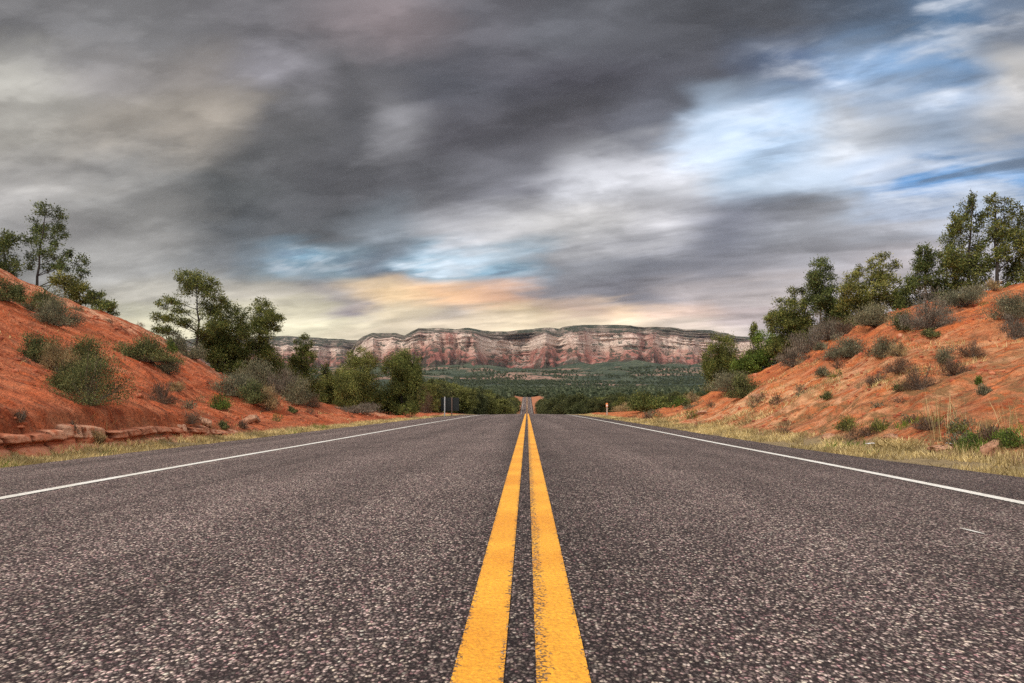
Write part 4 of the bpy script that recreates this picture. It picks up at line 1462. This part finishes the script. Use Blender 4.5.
m_dark = plain('dark_sign_back', (.006, .008, .008), (.012, .014, .013), .9)
m_post = plain('pale_post', (.42, .42, .40), (.60, .59, .56), .5, .3)
m_brownp = plain('weathered_post', (.10, .06, .045), (.17, .11, .08), .8)
m_orange = plain('orange_plastic', (.62, .17, .04), (.74, .24, .06), .5)
m_reflect = plain('reflector', (.75, .72, .65), (.85, .8, .75), .3)

D_SIGN = 47.0
s = D_SIGN / F_PX
p = pix(450, 412, D_SIGN)
gz = float(ground_h(p[0], p[1]))
rs = empty('road_sign', (p[0], p[1], gz))
tag(rs, 'dark back of a road sign on two posts beside the left verge', 'sign')
top = pix(450, 397.6, D_SIGN)[2] - gz
low = max(.05, top - 13.2 * s)
bm_obj('sign_panel', box(-9 * s, 9 * s, 0, .03, low, top), m_dark, rs)
bm_obj('post', box(-5.9 * s, -4.7 * s, -.055, -.004, -.3, top + .05), m_post, rs)
bm_obj('post', box(1.3 * s, 2.4 * s, -.055, -.004, -.3, top + .02), m_brownp, rs)

D_MK = 50.0
s = D_MK / F_PX
p = pix(607, 411, D_MK)
gz = float(ground_h(p[0], p[1]))
mk = empty('marker_post', (p[0], p[1], gz))
tag(mk, 'slim roadside marker post with an orange top on the right verge', 'marker post')
top = pix(607, 403, D_MK)[2] - gz
bm_obj('post', box(-.055, .055, -.02, .02, -.2, top * .62, .01), plain('dusty_post', (.26, .20, .15), (.38, .31, .24), .8), mk)
bm_obj('post_top', box(-.075, .075, -.03, .03, top * .62 + .004, top, .02), m_orange, mk)
bm_obj('reflector', box(-.045, .045, -.04, -.032, top * .70, top * .86, .004), m_reflect, mk)

# loose clods and stones on both cut banks: too many to count
def clod_proto(k):
    v_, f_ = rock_block(0, 0, 0, 1, 1, 1, 900 + k, 3)
    v_ /= np.linalg.norm(v_, axis=1, keepdims=True)
    return v_ * (1 + .35 * rng.normal(0, 1, (1, 3))), f_


cps = [clod_proto(k) for k in range(5)]
n = 15000
y = 5.5 * (34 / 5.5) ** rng.uniform(0, 1, n)
sd = np.where(rng.random(n) < .45, -1, 1)
xf = np.where(sd < 0, foot_l(y), foot_r(y))
x = sd * (xf + .25 + rng.uniform(0, 1, n) ** 1.25 * 11)
ok = fbm(x * .7, y * .9, 141, 3) > -.12
x, y = x[ok], y[ok]
z = ground_h(x, y)
sz = .011 * (1 + rng.exponential(.75, len(x))) * np.interp(y, [6, 30], [.9, 1.9])
parts_ = []
for k in range(5):
    m_ = np.arange(len(x)) % 5 == k
    v_, f_ = cps[k]
    a_ = rng.uniform(0, 6.28, m_.sum())
    c_, s_ = np.cos(a_)[:, None], np.sin(a_)[:, None]
    vv = np.stack([v_[None, :, 0] * c_ - v_[None, :, 1] * s_, v_[None, :, 0] * s_ + v_[None, :, 1] * c_, np.repeat(v_[None, :, 2], m_.sum(), 0) * .7], -1)
    vv = vv * sz[m_][:, None, None] + np.stack([x, y, z], -1)[m_][:, None]
    ff = f_[None] + (np.arange(m_.sum()) * len(v_))[:, None, None]
    parts_.append((vv.reshape(-1, 3), ff.reshape(-1, 4)))
V, Fc = merge(parts_)
m_clod, t, b = new_mat('clods')
g = t.n.new('ShaderNodeNewGeometry')
t.set(b.inputs['Base Color'], t.ramp(t.noise(coords(t), 3, 4, .7), [(.3, (.13, .030, .014)), (.5, (.34, .080, .030)), (.62, (.46, .16, .075)), (.72, (.56, .30, .19))]))
b.inputs['Roughness'].default_value = .95
tag(mesh_np('gravel', V, Fc, m_clod), 'loose red clods and stones scattered over both cut banks', 'gravel', kind='stuff')

# ------------------------------------------------------------------ grass on the verges and slopes


def blades(pts, hgt, wid, lean=.35):
    n = len(pts)
    a_ = rng.uniform(0, 2 * np.pi, n)
    sx = np.stack([np.cos(a_), np.sin(a_), np.zeros(n)], -1) * (wid * rng.uniform(.6, 1.3, n))[:, None] * .5
    ln = np.stack([rng.normal(0, lean, n), rng.normal(0, lean, n), np.ones(n)], -1)
    h_ = (hgt * rng.uniform(.5, 1.25, n))[:, None]
    b0 = pts - np.array([0, 0, .01])
    mid = b0 + ln * h_ * .55
    tip = b0 + ln * h_ * np.array([1.25, 1.25, 1])
    v_ = np.stack([b0 - sx, b0 + sx, mid + sx * .7, tip, mid - sx * .7], 1).reshape(-1, 3)
    return v_, np.arange(n * 5).reshape(-1, 5)


def scatter_verge(n, side, lo, hi, ya, yb, seed, dens_scale=.8, thresh=-.1):
    u_ = rng.uniform(0, 1, n)
    y = ya * (yb / ya) ** u_
    f = rng.uniform(0, 1, n)
    ed = edge_l(y) if side < 0 else edge_r(y)
    xf = foot_l(y) if side < 0 else foot_r(y)
    x = ed + lo + f * (xf - ed + hi - lo)
    ok = fbm(x * 1.6, y * dens_scale, seed, 3) > thresh
    x, y = x[ok] * side, y[ok]
    return np.stack([x, y, ground_h(x, y)], -1)


def hvar(p, base, seed):
    return base * (.75 + .6 * np.clip(fbm(p[:, 0] * 1.2, p[:, 1] * .9, seed, 3) + .3, -.4, 1.2))


pl = scatter_verge(26000, -1, -.03, .18, 5.5, 60, 51, thresh=-.45)
v1, f1 = blades(pl, hvar(pl, .10, 52), np.clip(.004 + pl[:, 1] * .0006, .004, .03))
pr = scatter_verge(34000, 1, -.03, .30, 4.5, 60, 55, thresh=-.16)
v2, f2 = blades(pr, hvar(pr, .10, 56), np.clip(.004 + pr[:, 1] * .0006, .004, .03))
# thin grass up the right slope
n = 46000
y = 6 * (30 / 6) ** rng.uniform(0, 1, n)
x = foot_r(y) + rng.uniform(0, 1, n) ** 1.7 * 6.5
ok = (fbm(x * .8, y * 1.0, 58, 4) > .05 + .05 * (x - foot_r(y)))
x, y = x[ok], y[ok]
ps = np.stack([x, y, ground_h(x, y)], -1)
v3, f3 = blades(ps, hvar(ps, .13, 59), np.clip(.004 + ps[:, 1] * .0006, .004, .03), .45)
n = 5000
y = 7 * (30 / 7) ** rng.uniform(0, 1, n)
x = foot_l(y) + .3 + rng.uniform(0, 1, n) ** 1.5 * 7
ok = fbm(x * .9, y * .9, 63, 3) > .30
x, y = -x[ok], y[ok]
pq = np.stack([x, y, ground_h(x, y)], -1)
v4, f4 = blades(pq, hvar(pq, .10, 64), np.clip(.004 + pq[:, 1] * .0006, .004, .03), .5)
V, Fc = merge([(v1, f1), (v2, f2), (v3, f3), (v4, f4)])
tag(mesh_np('verge_grass', V, Fc, LM['grass']), 'dry yellow grass along both edges of the road and thinly up the banks', 'grass', kind='stuff')
pg = scatter_verge(7000, 1, .35, .9, 5.5, 11, 66, thresh=.22)
pg2 = scatter_verge(3000, -1, -.02, .12, 6, 22, 67, thresh=.25)
pg = np.concatenate([pg, pg2])
v1, f1 = blades(pg, hvar(pg, .12, 68), np.clip(.004 + pg[:, 1] * .0006, .004, .03))
tag(mesh_np('green_grass', v1, f1, LM['greengrass']), 'patches of fresh green grass in the verges', 'grass', kind='stuff')

for px, py, hpx, n, lab in [(941, 441, 50, 26, 'tallest tuft of pale dry stalks on the lower right bank'),
                            (957, 424, 34, 20, 'tuft of pale dry stalks just right of the tallest tuft'),
                            (1008, 432, 34, 18, 'thin dry stalks above the bright green plant at the right edge'),
                            (930, 418, 30, 16, 'short dry stalks left of the tallest tuft'),
                            (984, 440, 30, 22, 'dry stalks rising beside the tan boulder'),
                            (1002, 466, 22, 46, 'thick pale grass tussock in the right verge in front of the tan boulder'),
                            (962, 461, 20, 40, 'pale grass tussock in the right verge below the bright green plant')]:
    p = hit(px, py)
    s = p[1] / F_PX
    tuft = empty('dry_grass_tuft', p)
    tag(tuft, lab, 'grass tuft')
    q_ = np.stack([rng.normal(0, .06, n), rng.normal(0, .06, n), np.zeros(n)], -1)
    v_, f_ = blades(q_, np.full(n, hpx * s * .9), np.full(n, .006), .13)
    mesh_np('stalks', v_, f_, LM['grass'], tuft)

# ------------------------------------------------------------------ trees in the dip beyond the crest


def proto_tree(name, mat, h, w, nl, cover, leaf):
    root = empty(name, (0, 0, 0))
    L = []
    for k in range(nl):
        f = (k + .5) / nl
        z = h * (.14 + .80 * f)
        rr_ = w * .5 * math.sin(math.pi * min(1, (.18 + .80 * f))) ** .7
        a_ = rng.uniform(0, 2 * np.pi)
        off = rr_ * rng.uniform(.15, .62)
        r_ = max(.14 * w, rr_ * rng.uniform(.45, .75))
        L.append((math.cos(a_) * off, math.sin(a_) * off, z, r_, r_, r_ * rng.uniform(.55, .8)))
    build_tree(root, L, [(0, 0, -.4), (rng.normal(0, .1), rng.normal(0, .1), h * .5), (rng.normal(0, .15), 0, h * .9)], .03 * h, LM[mat], leaf, cover, clusters=10, twigs=False)
    return root


protos = [proto_tree('juniper_tree', 'dip', 5.0, 4.0, 13, 2.3, (.24, .11)), proto_tree('juniper_tree', 'dipolive', 5.0, 4.4, 13, 2.3, (.24, .11)),
          proto_tree('pine_tree', 'dip', 5.0, 3.2, 12, 2.3, (.22, .10)), proto_tree('juniper_tree', 'dip', 5.0, 4.8, 14, 2.4, (.24, .11))]
used = [False] * 4


def place(kind, x, y, z, sc_, label, group):
    if not used[kind]:
        used[kind] = True
        r_ = protos[kind]
    else:
        r_ = copy_tree(protos[kind])
    r_.location = (x, y, z)
    r_.scale = (sc_ * rng.uniform(.85, 1.25), sc_ * rng.uniform(.85, 1.25), sc_)
    r_.rotation_euler = (0, 0, rng.uniform(0, 6.28))
    tag(r_, label, 'tree', group)


top_l = lambda px: np.interp(px, [415, 428, 440, 470, 490, 505, 520], [380, 379, 381, 386, 389, 394, 396])
top_r = lambda px: np.interp(px, [535, 545, 560, 600, 640, 700, 760], [400, 394.5, 393.5, 393.5, 392, 390, 388])
LAB_L = 'olive-green tree in the dense stand left of the dip, behind the road sign'
LAB_R = 'dark green tree in the dense stand right of the far road'
cnt = 0
for k in range(150):
    px = rng.uniform(418, 516)
    y = 58 * (430 / 58) ** rng.uniform(0, 1)
    x = ray(px, 400)[0] * y
    if abs(x) < 9.5 + .004 * y or (px < 432 and y < 70):
        continue
    z = float(ground_h(x, y))
    py = top_l(px) + rng.uniform(-2.0, 9)
    h_ = CAM_H + ray(px, py)[2] * y - z
    if 2.2 < h_ < 11:
        place(int(rng.choice(4, p=[.2, .6, .1, .1])), x, y, z - .1, h_ / 5.0, LAB_L, 'trees in the stand left of the dip')
        cnt += 1
for k in range(26):
    y = 230 + 13 * k
    x = -(8.2 + rng.uniform(0, 2.2))
    z = float(ground_h(x, y))
    px = 527 + x / y * F_PX
    h_ = CAM_H + ray(px, top_l(px) + rng.uniform(0, 5))[2] * y - z
    place(int(rng.choice(4, p=[.25, .45, .15, .15])), x, y, z - .1, min(max(h_, 3.0), 9) / 5.0, LAB_L, 'trees in the stand left of the dip')
for k in range(24):
    y = 240 + 11 * k
    x = 8.6 + rng.uniform(0, 2.2)
    z = float(ground_h(x, y))
    px = 527 + x / y * F_PX
    h_ = CAM_H + ray(px, top_r(px) + rng.uniform(0, 5))[2] * y - z
    place(int(rng.choice(4, p=[.4, .08, .17, .35])), x, y, z - .1, min(max(h_, 3.0), 9) / 5.0, LAB_R, 'trees in the stand right of the far road')
for k in range(130):
    px = rng.uniform(538, 700)
    y = 62 * (460 / 62) ** rng.uniform(0, 1)
    x = ray(px, 400)[0] * y
    if abs(x) < 9.5 + .004 * y:
        continue
    z = float(ground_h(x, y))
    py = top_r(px) + rng.uniform(-1.2, 8)
    h_ = CAM_H + ray(px, py)[2] * y - z
    if 2.2 < h_ < 11:
        place(int(rng.choice(4, p=[.4, .08, .17, .35])), x, y, z - .1, h_ / 5.0, LAB_R, 'trees in the stand right of the far road')
        cnt += 1
print('dip trees', cnt)


# far woods: too many to count, small clumps of faces over the valley floor
def clump_proto(k):
    n = 20
    d = rng.normal(0, 1, (n, 3))
    d /= np.linalg.norm(d, axis=1, keepdims=True)
    c = d * rng.uniform(.5, 1, (n, 1)) * np.array([.5, .5, .52]) + np.array([0, 0, .55])
    return leaf_quads(c, d, .62, .5, .6)[0]


CP = [clump_proto(k) for k in range(6)]
n = 26000
u_ = rng.uniform(0, 1, n)
y = 430 * (5300 / 430) ** (u_ ** .75)
px = rng.uniform(300, 800, n)
x = (px - 527) / F_PX * y
ok = (np.abs(x) > 15) | (y > 835)
ok &= (fbm(x * .004, y * .004, 77, 4) > -.12) | (y < 900)
x, y = x[ok], y[ok]
z = ground_h(x, y) - .3
hh = rng.uniform(3.5, 7.5, len(x)) * np.interp(y, [900, 2500, 5300], [1.1, 1.5, 2.2])
V = np.zeros((len(x), CP[0].shape[0], 3), np.float32)
for k in range(6):
    m_ = np.arange(len(x)) % 6 == k
    V[m_] = CP[k][None] * (hh[m_][:, None, None] * np.array([.95, .95, 1.0])) + np.stack([x, y, z], -1)[m_][:, None]
V = V.reshape(-1, 3)
tag(mesh_np('far_forest', V, np.arange(len(V)).reshape(-1, 4), LM['far']), 'dark forest covering the valley floor below the mesa', 'forest', kind='stuff')

# ------------------------------------------------------------------ the air over the valley
hz = bm_obj('haze', box(-15500, 15500, -15500, 15500, -14, 905, 0), None, None)
m_h = bpy.data.materials.new('haze')
m_h.use_nodes = True
t = NT(m_h.node_tree)
t.n.clear()
pv = t.n.new('ShaderNodeVolumePrincipled')
pv.inputs['Color'].default_value = (.78, .84, .95, 1)
pv.inputs['Density'].default_value = 1.3e-5
pv.inputs['Anisotropy'].default_value = 0.65
out = t.n.new('ShaderNodeOutputMaterial')
t.l.new(pv.outputs[0], out.inputs['Volume'])
hz.data.materials.clear()
hz.data.materials.append(m_h)
tag(hz, 'thin pale blue haze in the air between the road and the mesa', 'haze', kind='stuff')
